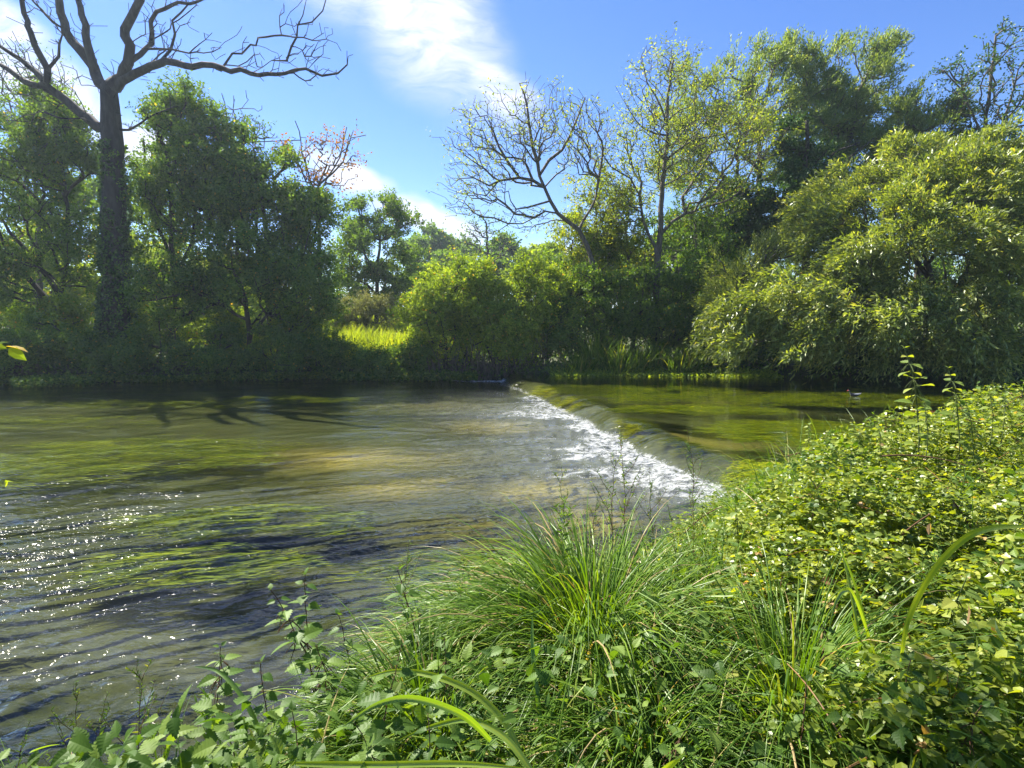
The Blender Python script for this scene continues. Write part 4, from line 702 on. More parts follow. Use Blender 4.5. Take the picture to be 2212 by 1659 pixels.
def tuft(name, x, y, n_, L0, wd, spread, droop, mat, seed, label, cat, group=None, foot=.25, z=None, vr=None, kink=False, lean=(0, 0), base_var=None, seg=8, keel=.25):
    r = np.random.RandomState(seed); z0 = float(zground(x, y)) if z is None else z; q = rvec(n_, r)[:, :2] * np.sqrt(r.uniform(0, 1, (n_, 1))) * foot
    b = np.stack([q[:, 0], q[:, 1], np.full(n_, -.03)], -1); D = np.stack([q[:, 0] / foot * spread + r.normal(0, .12, n_) + lean[0], q[:, 1] / foot * spread + r.normal(0, .12, n_) + lean[1], np.ones(n_)], -1)
    A = Acc(); blades(A, b, D, L0 * r.uniform(.55, 1.15, n_), wd * r.uniform(.7, 1.3, n_), droop * r.uniform(.6, 1.5, n_), seg, vr if vr is None else vr(n_, r), r, keel, kink=(np.where(r.uniform(0, 1, n_) < .12, r.randint(3, seg, n_), -1) if kink else None))
    o = A.build(name, M[mat], None); o.location = (x, y, z0); return tag(o, label, cat, group)
for i, (px, hgt, lab) in enumerate([(1215, .8, 'green grass tuft on the far bank right beside the end of the weir'), (1250, 1.0, 'grass tuft on the far bank below the leaning ash'), (1290, 1.5, 'tall grass tuft with drooping brown seed heads on the far bank'), (1330, 1.6, 'tallest reedy tuft on the far bank at centre right'),
        (1372, 1.2, 'reedy tuft just right of the tallest one'), (1410, 1.1, 'bright tuft below the upright ash trunk'), (1450, 1.2, 'bright tuft right of the upright ash trunk'), (1490, 1.0, 'bright tuft left of the willow bush'), (1525, .8, 'last low tuft before the willow shade')]):
    p = wpt(px, 806, U); tuft('grass_tuft', p[0], 24.9 + .35 * (i % 3), 240, hgt * 1.15, .04, .45, .7, 'grass' if i % 3 else 'nettle', 510 + i, lab, 'grass tuft', 'grass tufts on the far bank', .55)
r = np.random.RandomState(530); x = r.uniform(1.6, 10.5, 9000); y = yfar(x) + r.normal(-.1, .35, 9000)
P = np.stack([x, y, U + .02 + .3 * r.uniform(0, 1, 9000) * sst(-.5, .6, y - yfar(x))], -1); A = Acc(); leaves(A, P, rvec(len(P), r) + np.array([0, -.3, .4]), .11, .8, 'quad', np.clip(r.uniform(.1, .9, len(P)), 0, 1), 1.4, r)
tag(A.build('watercress', M['bright'], None), 'bright watercress mat along the edge of the upper pool', 'watercress', kind='stuff')
r = np.random.RandomState(531); x = r.uniform(-24, -1.5, 14000); ed = fbm(x * .55, x * 0 + 3, 3, 95); y = yfar(x) + r.uniform(-1, .3, 14000) * np.where(x > -7.5, 1.1, .2 + 2.2 * np.clip(ed - .42, 0, 1) * 3)
P = np.stack([x, y, .02 + .3 * r.uniform(0, 1, 14000) * (.4 + ed)], -1); A = Acc(); leaves(A, P, rvec(len(P), r) + np.array([0, -.3, .4]), .12, .8, 'quad', None, 1.2, r)
tag(A.build('water_plants', M['nettle'], None), 'trailing green water plants at the foot of the left bank', 'water plants', kind='stuff')

r = np.random.RandomState(540); A = Acc()
for i in range(150):
    px = r.uniform(930, 1190); Y = r.uniform(25.9, 26.9); b0 = at(px, 800, Y); b0[2] = float(zground(b0[0], b0[1])); h_ = r.uniform(.5, 1.7); tilt = r.normal(0, .25, 2); t = np.linspace(0, 1, 5)[:, None]
    tube(A, b0 + t * np.array([tilt[0], tilt[1] - .1, 1]) * h_ + r.normal(0, .03, (5, 3)), np.linspace(.022, .008, 5), 4)
tag(A.build('dead_stems', M['bark'], None), 'brown tangle of dead stems at the foot of the yellow-green shrubs', 'stems', kind='stuff')
# ---------------------------------------------------------------- the near bank
def canopy(x, y):
    d = ynear(x) - y; g = sst(.4, 1.7, x)
    h = (.30 + (1.04 + .06 * sst(2.6, 3.6, x)) * sst(0, 2.6, d)) * g + (1 - g) * (.25 + .62 * sst(0, 1.6, d))
    return h + .72 * (fbm(x * 1.8, y * 1.8, 4, 71) - .5) * sst(0, 1, d)
r = np.random.RandomState(601); n_ = 92000; x = r.uniform(.3, 13, n_); y = 1.0 + (ynear(x) + .25 - 1.0) * r.uniform(0, 1, n_)
w_ = np.clip(1.3 - .07 * np.hypot(x, y), .2, 1) * np.where(x / np.maximum(y, .1) > 1.6, .15, 1) * sst(.3, 1.5, x + .25 * (y - 3) + .5 * (fbm(x * 2, y * 2, 2, 3) - .5)) * np.where(y < 1.5, .6, 1); ok = r.uniform(0, 1, n_) < w_; x, y = x[ok], y[ok]
dens = 3
def bramble_leaves(A, x, y, r, depth, size, zf=canopy):
    n_ = len(x); z = zf(x, y) - depth; C = np.stack([x, y, z], -1)
    az = r.uniform(0, 2 * math.pi, n_); D0 = np.stack([np.cos(az), np.sin(az), r.uniform(-.35, .35, n_)], -1); D0 = unit(D0); sd = np.stack([-np.sin(az), np.cos(az), 0 * az], -1)
    vr = np.clip(r.beta(1.6, 1.7, n_) * .92, 0, .92); vr = np.where(r.uniform(0, 1, n_) > .985, r.uniform(.95, 1, n_), vr); sz = size * r.uniform(.5, 1.45, n_)
    for D, k, off in ((D0, 1.0, .5), (unit(D0 * .25 + sd), .8, .3), (unit(D0 * .25 - sd), .8, .3)):
        leaves(A, C + D0 * (sz * .25)[:, None], D, sz * k, .72, 'fold', vr + r.uniform(-.05, .05, n_), 1.1, r)
A = Acc()
for q, dep in ((0, 0), (1, .09), (2, .2)):
    k = r.uniform(0, 1, len(x)) < (1, .7, .45)[q]; jx = r.normal(0, .05, k.sum()); jy = r.normal(0, .05, k.sum()); bramble_leaves(A, x[k] + jx, y[k] + jy, r, dep + r.uniform(-.09, .10, k.sum()), .032)
for _ in range(420):
    x_, y_ = r.uniform(.9, 8), 0; y_ = 1.2 + (float(ynear(x_)) - 1.2) * r.uniform(); z_ = float(canopy(np.array([x_]), np.array([y_]))[0]) - r.uniform(.0, .12); d = unit(rvec(1, r)[0] * np.array([1, 1, .35])); L0 = r.uniform(.15, .6); t = np.linspace(0, 1, 6)[:, None]
    tube(A, np.array([x_, y_, z_]) + d * L0 * t - np.array([0, 0, .25]) * L0 * (t - .4) ** 2, np.linspace(.0032, .0015, 6), 4, r.choice([.05, .96, .98]))
k = 16000; x_ = r.uniform(.9, 9, k); y_ = 1.2 + (ynear(x_) - 1.2) * r.uniform(0, 1, k); P = np.stack([x_, y_, canopy(x_, y_) + r.uniform(-.12, .07, k)], -1)
leaves(A, P, rvec(k, r) * np.array([1, 1, .8]) + np.array([0, 0, .3]), .06, .2, 'fold', r.uniform(0, .6, k), .6, r)
tag(A.build('bramble_thicket', M['bramble'], None), 'sunlit yellow-green bramble thicket spilling down the right bank', 'bramble', kind='stuff')
k = 15000; x_ = r.uniform(.9, 9, k); y_ = 1.1 + (ynear(x_) - 1.1) * r.uniform(0, 1, k) ** .9; ok = fbm(x_ * 1.3 + 4, y_ * 1.3, 3, 77) > .52; x_, y_ = x_[ok], y_[ok]; k = len(x_)
A = Acc(); P = np.stack([x_, y_, canopy(x_, y_) + r.uniform(-.12, .10, k)], -1); leaves(A, P, rvec(k, r) * np.array([1, 1, .6]), .058, .5, 'saw', r.uniform(0, .97, k), 1.0, r)
tag(A.build('nettle_patch', M['nettle'], None), 'darker green nettle leaves mixed through the bramble thicket in patches', 'nettles', kind='stuff')
# long arching bramble canes
cane = [((1905, 985), (2085, 1005), 4.2, 'reddish bramble cane lying over the leaves in the middle of the thicket'), ((1700, 985), (1850, 968), 6.0, 'bare bramble cane tip reaching left out over the water above the weir'), ((2050, 1075), (2120, 1190), 3.2, 'short red cane stub standing among the brambles at right'),
        ((1480, 1150), (1560, 1095), 4.6, 'pale cane on the bramble edge beside the foam'), ((1880, 1230), (2010, 1110), 3.0, 'slanting brown cane among the brambles above the broad arching blade'), ((1290, 1300), (1420, 1285), 2.9, 'orange-brown dead stalk crossing the middle of the sedge clump'), ((2080, 905), (2210, 960), 5.0, 'long pale cane near the right edge of the thicket')]
for i, (a, b_, Y, lab) in enumerate(cane):
    p0, p1 = at(*a, Y), at(*b_, Y * .96); mid = (p0 + p1) / 2 + np.array([0, 0, .06]); t = np.linspace(0, 1, 9)[:, None]; c = (1 - t) ** 2 * p0 + 2 * t * (1 - t) * mid + t * t * p1
    A = Acc(); tube(A, c - p0, np.linspace(.006, .0035, 9), 5); o = A.build('bramble_cane', M['stem_red'], None, True); o.location = p0; tag(o, lab, 'cane')

# low leafy filler under the tall plants
r = np.random.RandomState(610); n_ = 20000; x = r.uniform(-3.2, 2.6, n_); y = .9 + (ynear(x) - .15 - .9) * r.uniform(0, 1, n_) ** .9
ok = y > .7; x, y = x[ok], y[ok]
def low(x, y): d = ynear(x) - y; return zground(x, y) + .05 + np.where(x < -.2, .48, .34) * sst(0, 1.4, d) * r.uniform(.1, 1, len(x)) + .2 * (fbm(x * 2, y * 2, 2, 5) - .5)
k = r.uniform(0, 1, len(x)) < np.where(x > -.7, .4, 1); x, y = x[k], y[k]
A = Acc(); z = low(x, y); P = np.stack([x, y, z], -1); leaves(A, P, rvec(len(P), r) * np.array([1, 1, .6]), .055, .55, 'saw', r.uniform(0, .95, len(P)), 1.6, r)
tag(A.build('undergrowth', M['nettle'], None), 'dim green leafy undergrowth filling the near bank between the tall plants', 'undergrowth', kind='stuff')
r = np.random.RandomState(611); n_ = 9000; x = r.uniform(-2.8, 4.2, n_); y = 1.0 + (ynear(x) - .1 - 1.0) * r.uniform(0, 1, n_); A = Acc(); P = np.stack([x, y, zground(x, y)], -1); D = rvec(n_, r) * .9 + np.array([0, 0, 1.0])
blades(A, P, D, r.uniform(.25, .7, n_) * (1 + .6 * sst(1, 3, x)), .007, r.uniform(.6, 1.8, n_), 6, None, r); tag(A.build('bank_grass', M['grass'], None), 'thin tangled grass blades all over the near bank', 'grass', kind='stuff')

# the sedge clumps
def gvar(n_, r): return np.clip(r.beta(2, 2.6, n_) + np.where(r.uniform(0, 1, n_) > .88, .55, 0), 0, 1)
g0 = at(1270, 1500, 2.75)
tuft('sedge_clump', g0[0], g0[1], 2300, 1.1, .0095, .8, 1.75, 'grass', 620, 'big fountain of arching sedge blades in the bottom centre', 'sedge', 'sedge clumps on the near bank', .20, float(g0[2]), gvar, True, (-.12, .1), seg=10)
for px, py, Y, n_, L0, lean, lab in [(1560, 1500, 2.9, 700, 1.0, (.35, .1), 'arching sedge clump right of the big fountain, under the brambles'), (1060, 1470, 2.9, 460, .85, (-.75, .15), 'sedge clump left of the big fountain with blades combed flat to the left'), (1750, 1660, 2.1, 700, .95, (.3, -.1), 'dark sedge clump at the bottom edge right of centre'), (1420, 1400, 3.4, 380, .85, (0, .1), 'upright sedge clump behind the big fountain against the foam'), (1400, 1690, 2.0, 360, .7, (-.1, -.2), 'dark sedge clump at the very bottom centre'), (900, 1640, 2.2, 240, .7, (-.3, 0), 'thin sedge clump at the bottom left of centre')]:
    g0 = at(px, py, Y); tuft('sedge_clump', g0[0], g0[1], int(n_ * 1.9), L0 * .98, .008, .8, 1.6, 'grass', 620 + px, lab, 'sedge', 'sedge clumps on the near bank', .2, float(g0[2]), gvar, True, lean, seg=10)
# broad ribbed blades, each a plant of one to three leaves
def ribbon(pts, Y, w0, label, seed, mat='reed', kids=(), var=.7):
    P = np.array([at(a, b_, Y + q) for (a, b_), q in zip(pts, np.linspace(0, -.25 * (1 if seed % 2 else -1), len(pts)))]); base = P[0]
    root = empty('broad_leaved_reed', base, label, 'reed leaf'); o = one_ribbon(P - base, w0, root, mat, var)
    for kp in kids: one_ribbon(np.array([at(a, b_, Y + .05) for a, b_ in kp]) - base, w0 * .85, root, mat, var * .7)
def one_ribbon(P, w0, root, mat, var):
    t = np.linspace(0, len(P) - 1, 26); q = []
    for tt in t:
        i = min(int(tt), len(P) - 2); u_ = tt - i; p0, p1, p2, p3 = P[max(i - 1, 0)], P[i], P[i + 1], P[min(i + 2, len(P) - 1)]
        q.append(.5 * (2 * p1 + (p2 - p0) * u_ + (2 * p0 - 5 * p1 + 4 * p2 - p3) * u_ ** 2 + (3 * p1 - p0 - 3 * p2 + p3) * u_ ** 3))
    q = np.array(q); d = unit(np.gradient(q, axis=0)); sd = unit(np.cross(d, np.array([.15, -.85, .5]))); nn = np.cross(sd, d); u_ = np.linspace(0, 1, 26)
    w = (w0 * .5 * np.minimum(1, .6 + u_ * 2) * (1 - u_ ** 4) + .0006)[:, None]; cs = [(-1, .25), (-.5, .02), (0, -.18), (.5, .02), (1, .25)]
    v = np.stack([q + sd * w * a + nn * w * b_ for a, b_ in cs], 1); i = np.arange(25)[:, None] * 5 + np.arange(4)[None]
    A = Acc(); A.add(v, [np.stack([i, i + 1, i + 6, i + 5], -1).reshape(-1, 4)], np.tile([var, var * .75, min(1, var * 1.3), var * .75, var], 26)); return A.build('leaf', M[mat], root, True)
ribbon([(1945, 1430), (1960, 1340), (2010, 1240), (2080, 1165), (2150, 1140), (2250, 1138)], 1.75, .021, 'broad yellow-green blade arching out of the right edge', 1, var=.85)
ribbon([(1870, 1500), (1850, 1350), (1830, 1240), (1803, 1130)], 2.0, .014, 'upright broken-tipped broad blades standing in the brambles', 2, kids=[[(1890, 1500), (1875, 1380), (1845, 1260), (1812, 1180)], [(1880, 1480), (1860, 1400), (1838, 1330)]], var=.8)
ribbon([(1910, 1480), (1850, 1300), (1825, 1275), (1805, 1300), (1790, 1360)], 2.0, .012, 'pale folded blade hooked over left of the broken-tipped blades', 3, var=.7)
ribbon([(1130, 1640), (1090, 1560), (1020, 1495), (930, 1458), (850, 1450), (790, 1465)], 1.75, .02, 'broad yellow-green blade arching left above the bottom centre', 4, var=.8)
ribbon([(1060, 1600), (1000, 1545), (900, 1510), (820, 1520), (740, 1570)], 1.6, .017, 'green blade drooping left below the arching yellow one', 5, var=.5)
ribbon([(1180, 1720), (1130, 1640), (1080, 1585), (1010, 1555), (930, 1570), (860, 1600)], 1.5, .017, 'light green blade curving over at the bottom left of the sedge', 6, var=.7)
ribbon([(640, 1650), (800, 1652), (1000, 1650), (1180, 1668)], 1.45, .014, 'bright blade lying almost flat along the bottom edge', 7, var=.8)
ribbon([(1190, 1720), (1160, 1500), (1150, 1400), (1150, 1330)], 1.9, .016, 'dark upright folded blade in front of the sedge fountain', 8, var=.15)
ribbon([(1340, 1720), (1400, 1690), (1460, 1640), (1480, 1625)], 1.4, .02, 'cut-off broad blade tip at the bottom centre', 9, var=.7, kids=[[(1400, 1720), (1450, 1690), (1520, 1660)]])
ribbon([(590, 1700), (560, 1580), (520, 1500), (470, 1450), (420, 1440)], 1.9, .016, 'dark green blade curving left over the nettles at lower left', 10, var=.25)
ribbon([(330, 1720), (350, 1660), (380, 1560), (400, 1500)], 2.0, .018, 'dark broad blades upright at the lower left', 11, var=.2, kids=[[(300, 1720), (310, 1640), (350, 1560)], [(350, 1720), (400, 1640), (460, 1590)]])
ribbon([(2212, 1700), (2120, 1560), (2060, 1470), (2000, 1440)], 1.7, .014, 'green blade leaning left at the bottom right corner', 12, var=.5, kids=[[(2260, 1650), (2180, 1500), (2150, 1420)]])

# nettles, willowherbs: one of each kind, copied with their parts
def curve_stem(h_, lean, r, k=14):
    t = np.linspace(0, 1, k)[:, None]; return np.concatenate([t * 0 + lean[0] * t ** 2 * h_, t * 0 + lean[1] * t ** 2 * h_, t * h_], 1) + np.cumsum(r.normal(0, .006 * h_, (k, 3)), 0) * np.array([1, 1, 0])
def make_nettle(name, mat, h_, seed, label, size=.105, tassels=True, lean=(.1, 0), pairs=9, bare=.25):
    r = np.random.RandomState(seed); root = empty(name, (0, 0, 0), label, 'nettle'); c = curve_stem(h_, lean, r); A = Acc(); tube(A, c, np.linspace(.0045, .0018, len(c)), 5); B = Acc(); Q = A
    for i in range(pairs):
        f = bare + (1 - bare) * (i / (pairs - 1)) ** .85; p = np.array([np.interp(f, np.linspace(0, 1, len(c)), c[:, j]) for j in range(3)]); az = (i % 2) * math.pi / 2 + r.uniform(-.3, .3)
        sc = size * np.interp(f, [bare, .6, .9, 1], [.8, 1, .6, .3])
        for k in (0, math.pi):
            D = np.array([math.cos(az + k), math.sin(az + k), r.uniform(-.25, .35) + (.8 if f > .93 else 0)]); pt = p + unit(D) * sc * .22; tube(Q, np.array([p, (p + pt) / 2 + [0, 0, .003], pt]), .0013, 4)
            leaves(B, pt[None], D[None], sc, .62, 'saw', np.array([r.uniform(.1, .9)]), 2.2, r)
            if tassels and .5 < f < .9:
                for _ in range(2):
                    D2 = np.array([math.cos(az + k + r.uniform(-.9, .9)), math.sin(az + k + r.uniform(-.9, .9)), -.6]); pts = p + unit(D2)[None] * np.linspace(0, sc * .75, 7)[:, None] + np.array([0, 0, -1])[None] * (np.linspace(0, 1, 7) ** 2 * sc * .35)[:, None]
                    tube(Q, pts, [.001, .0022, .0018, .0026, .002, .0024, .001], 4)
    B.build('leaves', M[mat], root); A.build('stem', M['stem_red' if mat == 'nettle' else 'stem_green'], root, True); return root
def make_herb(name, h_, seed, label, size=.06, branches=6, lean=(.05, 0), mat='nettle', cat='willowherb', stem='stem_red'):
    r = np.random.RandomState(seed); root = empty(name, (0, 0, 0), label, cat); c = curve_stem(h_, lean, r, 18); A = Acc(); tube(A, c, np.linspace(.003, .001, len(c)), 5); B = Acc(); P = []; D = []; S_ = []
    ln = lambda f: np.array([np.interp(f, np.linspace(0, 1, len(c)), c[:, j]) for j in range(3)])
    for f in np.linspace(.12, 1, 46):
        az = r.uniform(0, 6.28); P.append(ln(f)); D.append([math.cos(az), math.sin(az), r.uniform(.2, 1.1)]); S_.append(size * np.interp(f, [.1, .5, 1], [1.1, .9, .35]))
    for b_ in range(branches):
        f = r.uniform(.35, .9); p = ln(f); az = r.uniform(0, 6.28); L0 = h_ * (1.05 - f) * r.uniform(.35, .6); e = p + unit(np.array([math.cos(az), math.sin(az), 1.5])) * L0
        tube(A, np.array([p, (p + e) / 2 + rvec(1, r)[0] * .01, e]), [.0018, .0014, .0008], 4)
        for q in np.linspace(.25, 1, 11):
            az2 = r.uniform(0, 6.28); P.append(p + (e - p) * q); D.append([math.cos(az2), math.sin(az2), r.uniform(.3, 1.4)]); S_.append(size * .5)
    A.build('stem', M[stem], root, True); leaves(B, np.array(P), np.array(D), np.array(S_), .2, 'fold', None, .6, r); B.build('leaves', M[mat], root); return root
nA = make_nettle('nettle', 'nettle', .75, 701, '', .105, False, lean=(.12, 0), pairs=11, bare=.15); nB = make_nettle('nettle', 'nettle', .62, 702, '', .10, True, lean=(-.3, .05), pairs=10, bare=.15); nP = make_nettle('nettle', 'nettle_pale', .62, 703, '', .09, lean=(-.25, 0), pairs=12, bare=.1); nQ = make_nettle('nettle', 'nettle_pale', .5, 704, '', .08, lean=(.12, .05), pairs=10, bare=.1)
hA = make_herb('willowherb', .95, 711, '', .05, 9, (.03, .02)); hB = make_herb('willowherb', .8, 712, '', .045, 6, (-.15, .02)); hL = make_herb('loosestrife', .7, 713, '', .085, 2, (.05, 0), 'mid', 'loosestrife', 'stem_green')
used = set()
def plant(src, px_top, py_top, Y, h_src, label, rz=None, sc=1.0, seed=0, tilt=(0, 0)):
    """stands so that its top reaches the height seen"""
    r = np.random.RandomState(px_top + py_top); top = at(px_top, py_top, Y); rz = r.uniform(0, 6.28) if rz is None else rz
    mv = {'x': 0, 'y': 0}; ln = {nA: (.12, 0), nB: (-.3, .05), nP: (-.25, 0), nQ: (.12, .05), hA: (.03, .02), hB: (-.15, .02), hL: (.05, 0)}[src]
    dx = (ln[0] * math.cos(rz) - ln[1] * math.sin(rz)) * h_src * sc; dy = (ln[0] * math.sin(rz) + ln[1] * math.cos(rz)) * h_src * sc
    loc = (top[0] - dx, top[1] - dy, top[2] - h_src * sc)
    if src not in used: used.add(src); src.location = loc; src.rotation_euler = (tilt[0], tilt[1], rz); src.scale = (sc,) * 3; src['label'] = label; return src
    return copy_thing(src, loc, rz, sc, label, tilt)
# pale seeding nettles on the bramble crest
for px, py, Y, sc, s_, lab in [(1945, 752, 4.6, 1.35, nP, 'tallest pale seeding nettle, leaning left above the bramble crest'), (2040, 795, 4.6, 1.15, nP, 'second tall pale nettle, right of the tallest one on the bramble crest'), (2130, 835, 4.7, .9, nQ, 'short green-tipped nettle between the two right-hand pairs on the crest'), (2168, 838, 4.6, .95, nQ, 'pale nettle near the right edge of the crest'), (2203, 842, 4.5, .95, nQ, 'pale nettle cut by the right edge on the crest'),
        (1835, 905, 4.8, .6, nP, 'small yellowing nettle at the left end of the bramble crest'), (1747, 905, 5.6, .8, nQ, 'thin nettle tip standing against the upper pool'), (1990, 870, 4.3, .8, nQ, 'bushy pale nettle under the tallest one'), (2080, 868, 4.3, .8, nP, 'bushy pale nettle below the second tall one'), (1890, 900, 4.5, .7, nQ, 'pale nettle left of the bushy one under the tallest'), (2185, 1060, 2.8, .9, nP, 'yellowed nettle at the right edge halfway down the thicket')]:
    plant(s_, px, py, Y, .62 if s_ is nP else .5, lab, rz=.1 if s_ is nP else None, sc=sc)
# green nettles
for px, py, Y, sc, s_, lab in [(580, 1275, 2.6, 1.0, nB, 'nettle stem leaning left over the water, tallest of the lower left group'), (475, 1400, 2.4, .8, nB, 'nettle leaning left, outermost of the lower left group'), (655, 1240, 2.9, 1.0, nA, 'slender nettle behind the leaning one at lower left'), (740, 1330, 2.5, .9, nA, 'nettle right of the leaning stems at lower left'), (865, 1230, 2.6, 1.05, nA, 'upright nettle against the grey water left of the sedge'), (560, 1430, 2.1, .8, nA, 'leafy nettle in the shade below the leaning ones'),
        (680, 1400, 2.2, .9, nB, 'nettle with drooping leaves below the slender one'), (860, 1400, 1.9, .8, nA, 'nettle with a pale sunlit leaf below the upright one'), (960, 1380, 2.2, .7, nB, 'nettle half hidden in the left side of the sedge'), (640, 1540, 1.7, .8, nA, 'large-leaved nettle at the bottom left'), (760, 1560, 1.6, .7, nB, 'large-leaved nettle at the bottom right of the lower left group'), (480, 1560, 1.8, .7, nB, 'nettle in deep shade at the bottom left'), (930, 1550, 1.6, .7, nA, 'pale jagged nettle at the bottom under the arching blade'),
        (1745, 1480, 1.8, .8, nA, 'nettle with a light rosette in the bottom right shade'), (1760, 1330, 2.1, .8, nB, 'nettle half buried at the left foot of the broken-tipped blades'), (1960, 1420, 1.7, .7, nA, 'broad-leaved nettle right of the broken-tipped blades'), (1690, 1240, 2.6, .8, nA, 'nettle among the brambles left of the broken-tipped blades'), (2120, 1530, 1.5, .7, nB, 'nettle low at the bottom right'), (1500, 1560, 1.7, .7, nB, 'nettle at the right foot of the big sedge'), (1560, 1220, 3.2, .8, nA, 'nettle on the edge of the brambles right of the sedge top')]:
    plant(s_, px, py, Y, .75 if s_ is nA else .62, lab, sc=sc)
# willowherb stems in front of the foam, and the dark ones at lower left
for px, py, Y, sc, s_, lab in [(1222, 1010, 3.4, .9, hA, 'feathery willowherb leftmost of those before the foam'), (1225, 1075, 2.9, .8, hL, 'leafy loosestrife spire rising from the top of the sedge'), (1325, 975, 3.5, 1.0, hA, 'tall willowherb before the foam, second from the left'), (1352, 930, 3.6, 1.05, hA, 'tallest willowherb before the middle of the foam'), (1400, 1010, 3.4, .9, hB, 'willowherb right of the tallest one'), (1487, 925, 3.8, 1.0, hB, 'willowherb tip crossing the weir crest'), (1500, 1060, 3.5, .8, hA, 'short willowherb at the right of the group before the foam'), (1440, 1080, 3.2, .8, hB, 'bent willowherb low in the group before the foam'), (1290, 1060, 3.2, .8, hB, 'thin willowherb between the spire and the tall stems'), (1530, 1100, 3.6, .8, hA, 'willowherb at the edge of the brambles'),
        (880, 1170, 2.8, .85, hB, 'dark willowherb with seed pods left of the sedge, leaning left'), (995, 1200, 2.9, .75, hA, 'dark willowherb with seed pods just left of the sedge fountain'), (150, 1480, 2.0, .7, hA, 'dark willowherb at the bottom left corner, leftmost'), (285, 1420, 2.0, .8, hA, 'tallest dark willowherb at the lower left'), (225, 1500, 1.9, .7, hB, 'thin dark willowherb between the two at the lower left'), (440, 1490, 1.9, .7, hL, 'dark leafy stem right of the lower left willowherbs'), (370, 1560, 1.8, .6, hB, 'short dark willowherb at the bottom left'), (60, 1560, 1.8, .6, hB, 'short willowherb in the very bottom left corner'),
        (1650, 1010, 4.4, .7, hL, 'small leafy stem on the bramble edge near the mossy weir end'), (1745, 1060, 3.6, .8, hL, 'leafy stem in the middle of the thicket'), (1990, 1200, 2.4, .8, hL, 'narrow-leaved stem beside the arching broad blade'), (2150, 1250, 2.2, .9, hL, 'narrow-leaved stem under the arching blade at right'), (2190, 1430, 1.7, .8, hL, 'narrow-leaved stem at the bottom right edge'), (2060, 1460, 1.7, .7, hA, 'fine-leaved stem left of the bottom right stems'), (1830, 1420, 1.9, .7, hL, 'narrow-leaved stem at the foot of the broken-tipped blades')]:
    plant(s_, px, py, Y, {hA: .95, hB: .8, hL: .7}[s_], lab, sc=sc)
r = np.random.RandomState(733)
for i, (kind, rowv, colv) in enumerate([(k, a, b) for k in range(3) for a in range(3) for b in range(3)]):
    px = [1560, 1780, 2040][colv] + r.uniform(-90, 90) + (60 if rowv == 0 else 0); Y = [5.0, 3.4, 2.3][rowv] + r.uniform(-.35, .35); x_ = (px - CX) / F * Y * .98; h_ = r.uniform(.7, 1.1)
    z_ = float(canopy(np.array([x_]), np.array([Y]))[0]); src = (hL, hA, nQ)[kind]
    spr = copy_thing(src, (x_, Y, z_ - (.7, .95, .5)[kind] * h_ + r.uniform(.12, .26)), r.uniform(0, 6.28), h_, '%s sprig in the %s row of the bramble thicket, towards the %s' % (('narrow-leaved', 'feathery', 'small pale nettle')[kind], ('far', 'middle', 'near')[rowv], ('left', 'middle', 'right')[colv]))
    spr['group'] = 'sprigs in the brambles'; spr['category'] = 'weed'; spr.name = 'weed_sprig'
# fallen willow leaves caught on the brambles
r = np.random.RandomState(720)
for i, (px, py, Y, lab) in enumerate([(1668, 1155, 3.0, 'orange fallen leaf upright on the brambles near the sedge'), (2092, 1305, 2.0, 'pale orange fallen leaf under the arching blade'), (2140, 1350, 1.9, 'whitish crumpled leaf at the right, below the orange one'), (2010, 1130, 2.6, 'buff curled leaf in the middle right of the brambles'), (1990, 1560, 1.6, 'long pale dead leaf at the bottom right')]):
    A = Acc(); leaves(A, np.zeros((1, 3)), np.array([[r.uniform(-.5, .5), -.3, -1.0]]), .075, .36, 'fold', np.array([.98]), .2, r); o = A.build('fallen_leaf', M['bramble'], None); o.location = at(px, py, Y); tag(o, lab, 'leaf')

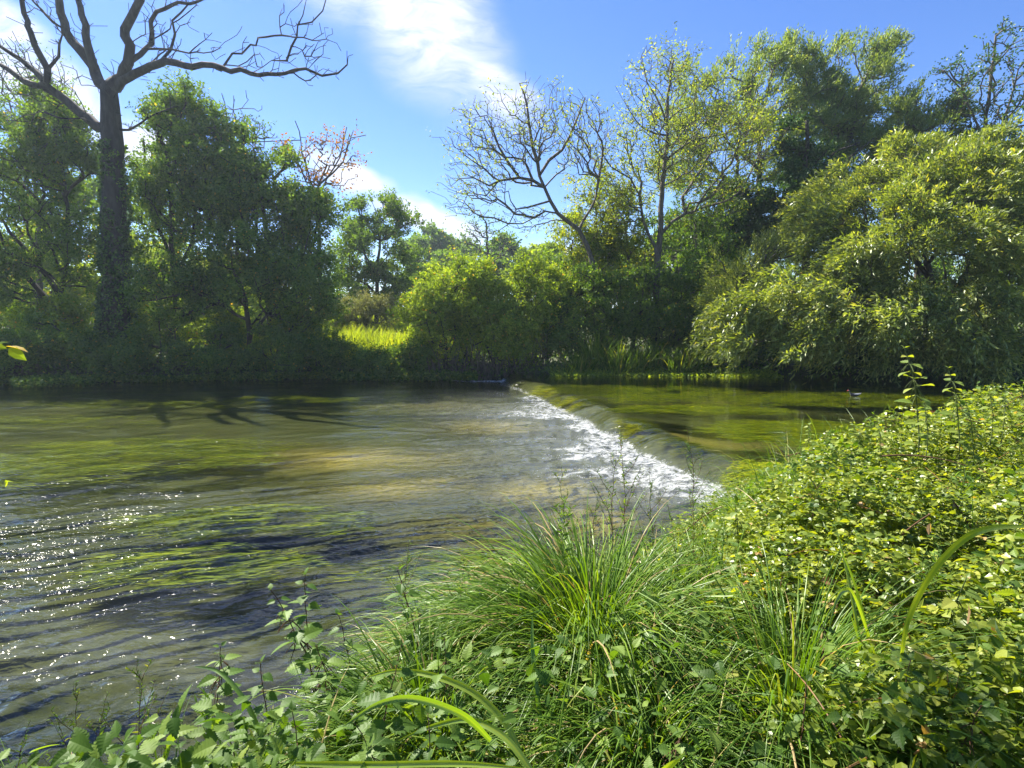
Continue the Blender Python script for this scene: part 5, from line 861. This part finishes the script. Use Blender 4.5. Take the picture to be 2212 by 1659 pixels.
# the tree on the near bank whose crown hangs above and left of the view, and its sprigs at the left edge
base = np.array([-6.8, -.6, float(zground(-6.8, -.6)) - .3])
lob = [(np.array(c), e) for c, e in [((-3.3, 5.0, 8.2), (1.2, .7, .6)), ((-5.9, 5.3, 9.0), (1.7, 1.0, .8)), ((-9.4, 9.2, 10.3), (2.0, 2.0, 1.0)), ((-6.6, 3.0, 8.2), (1.8, 1.6, 1.3)), ((-7.6, .5, 8.0), (2.2, 2, 1.6))]]
tree('overhanging_tree', 'tree at the left edge whose yellow leaf sprigs hang into the picture over the water', 'tree', lob, [(np.array([base, base + [.3, .2, 3], base + [.7, .9, 5.2], base + [1.6, 2.6, 6.6]]), .2, .07), (np.array([base + [.3, .2, 2.6], [-5.2, 2.2, 3.6], [-4.2, 2.5, 3.3]]), .05, .02), (np.array([base + [.8, 1.2, 5.5], base + [.4, 4, 8], base + [-1.6, 8, 9.4]]), .12, .05)], 560, 44, .5, .11, .55, 'mid', 'bark', 801, bough=.1)
A = Acc(); P = np.array([at(-30, 745, 2.75), at(12, 748, 2.7), at(18, 752, 2.7), at(-14, 748, 2.72), at(-8, 1035, 2.7), at(10, 1042, 2.7), at(12, 1036, 2.7)]); D = np.array([[.8, 0, -.1], [1, .1, -.12], [.7, 0, -.5], [.5, .3, .3], [.6, 0, -.4], [.9, 0, .25], [.1, 0, -1]])
for a_, b_ in ((0, 4), (4, 7)):
    A = Acc(); tw = np.array([[-4.2, 2.5, 3.3], [-3.4, 2.7, 2.9]] + ([at(-150, 750, 2.85), at(-60, 742, 2.78), at(12, 748, 2.7)] if a_ == 0 else [at(-160, 990, 2.9), at(-50, 1030, 2.8), at(8, 1040, 2.7)])) - base; tube(A, tw, [.012, .007, .003, .002, .0012], 5, .1); leaves(A, (P - base)[a_:b_], D[a_:b_], np.array([.08, .085, .07, .07, .035, .04, .05])[a_:b_], .5, 'fold', np.array([.7, .97, .5, .4, .4, .6, .9])[a_:b_], .9, r); A.build('sprig', M['bright'], bpy.data.objects['overhanging_tree'])

# thin sunlit air over the valley
if HAZE:
    me = bpy.data.meshes.new('haze'); x0, x1, y0, y1, z0, z1 = -960, 960, -360, 1560, -3, 24
    me.from_pydata([(x, y, z) for z in (z0, z1) for x, y in ((x0, y0), (x1, y0), (x1, y1), (x0, y1))], [], [(3, 2, 1, 0), (4, 5, 6, 7), (0, 1, 5, 4), (1, 2, 6, 5), (2, 3, 7, 6), (3, 0, 4, 7)])
    m, n, l = newmat('thin_air'); o_ = nd(n, 'ShaderNodeOutputMaterial'); v = nd(n, 'ShaderNodeVolumePrincipled'); v.inputs['Color'].default_value = (.72, .86, 1, 1); v.inputs['Density'].default_value = HAZE; v.inputs['Anisotropy'].default_value = .45
    l.new(v.outputs[0], o_.inputs['Volume']); me.materials.append(m); o = bpy.data.objects.new('haze', me); COL.objects.link(o); tag(o, kind='stuff')
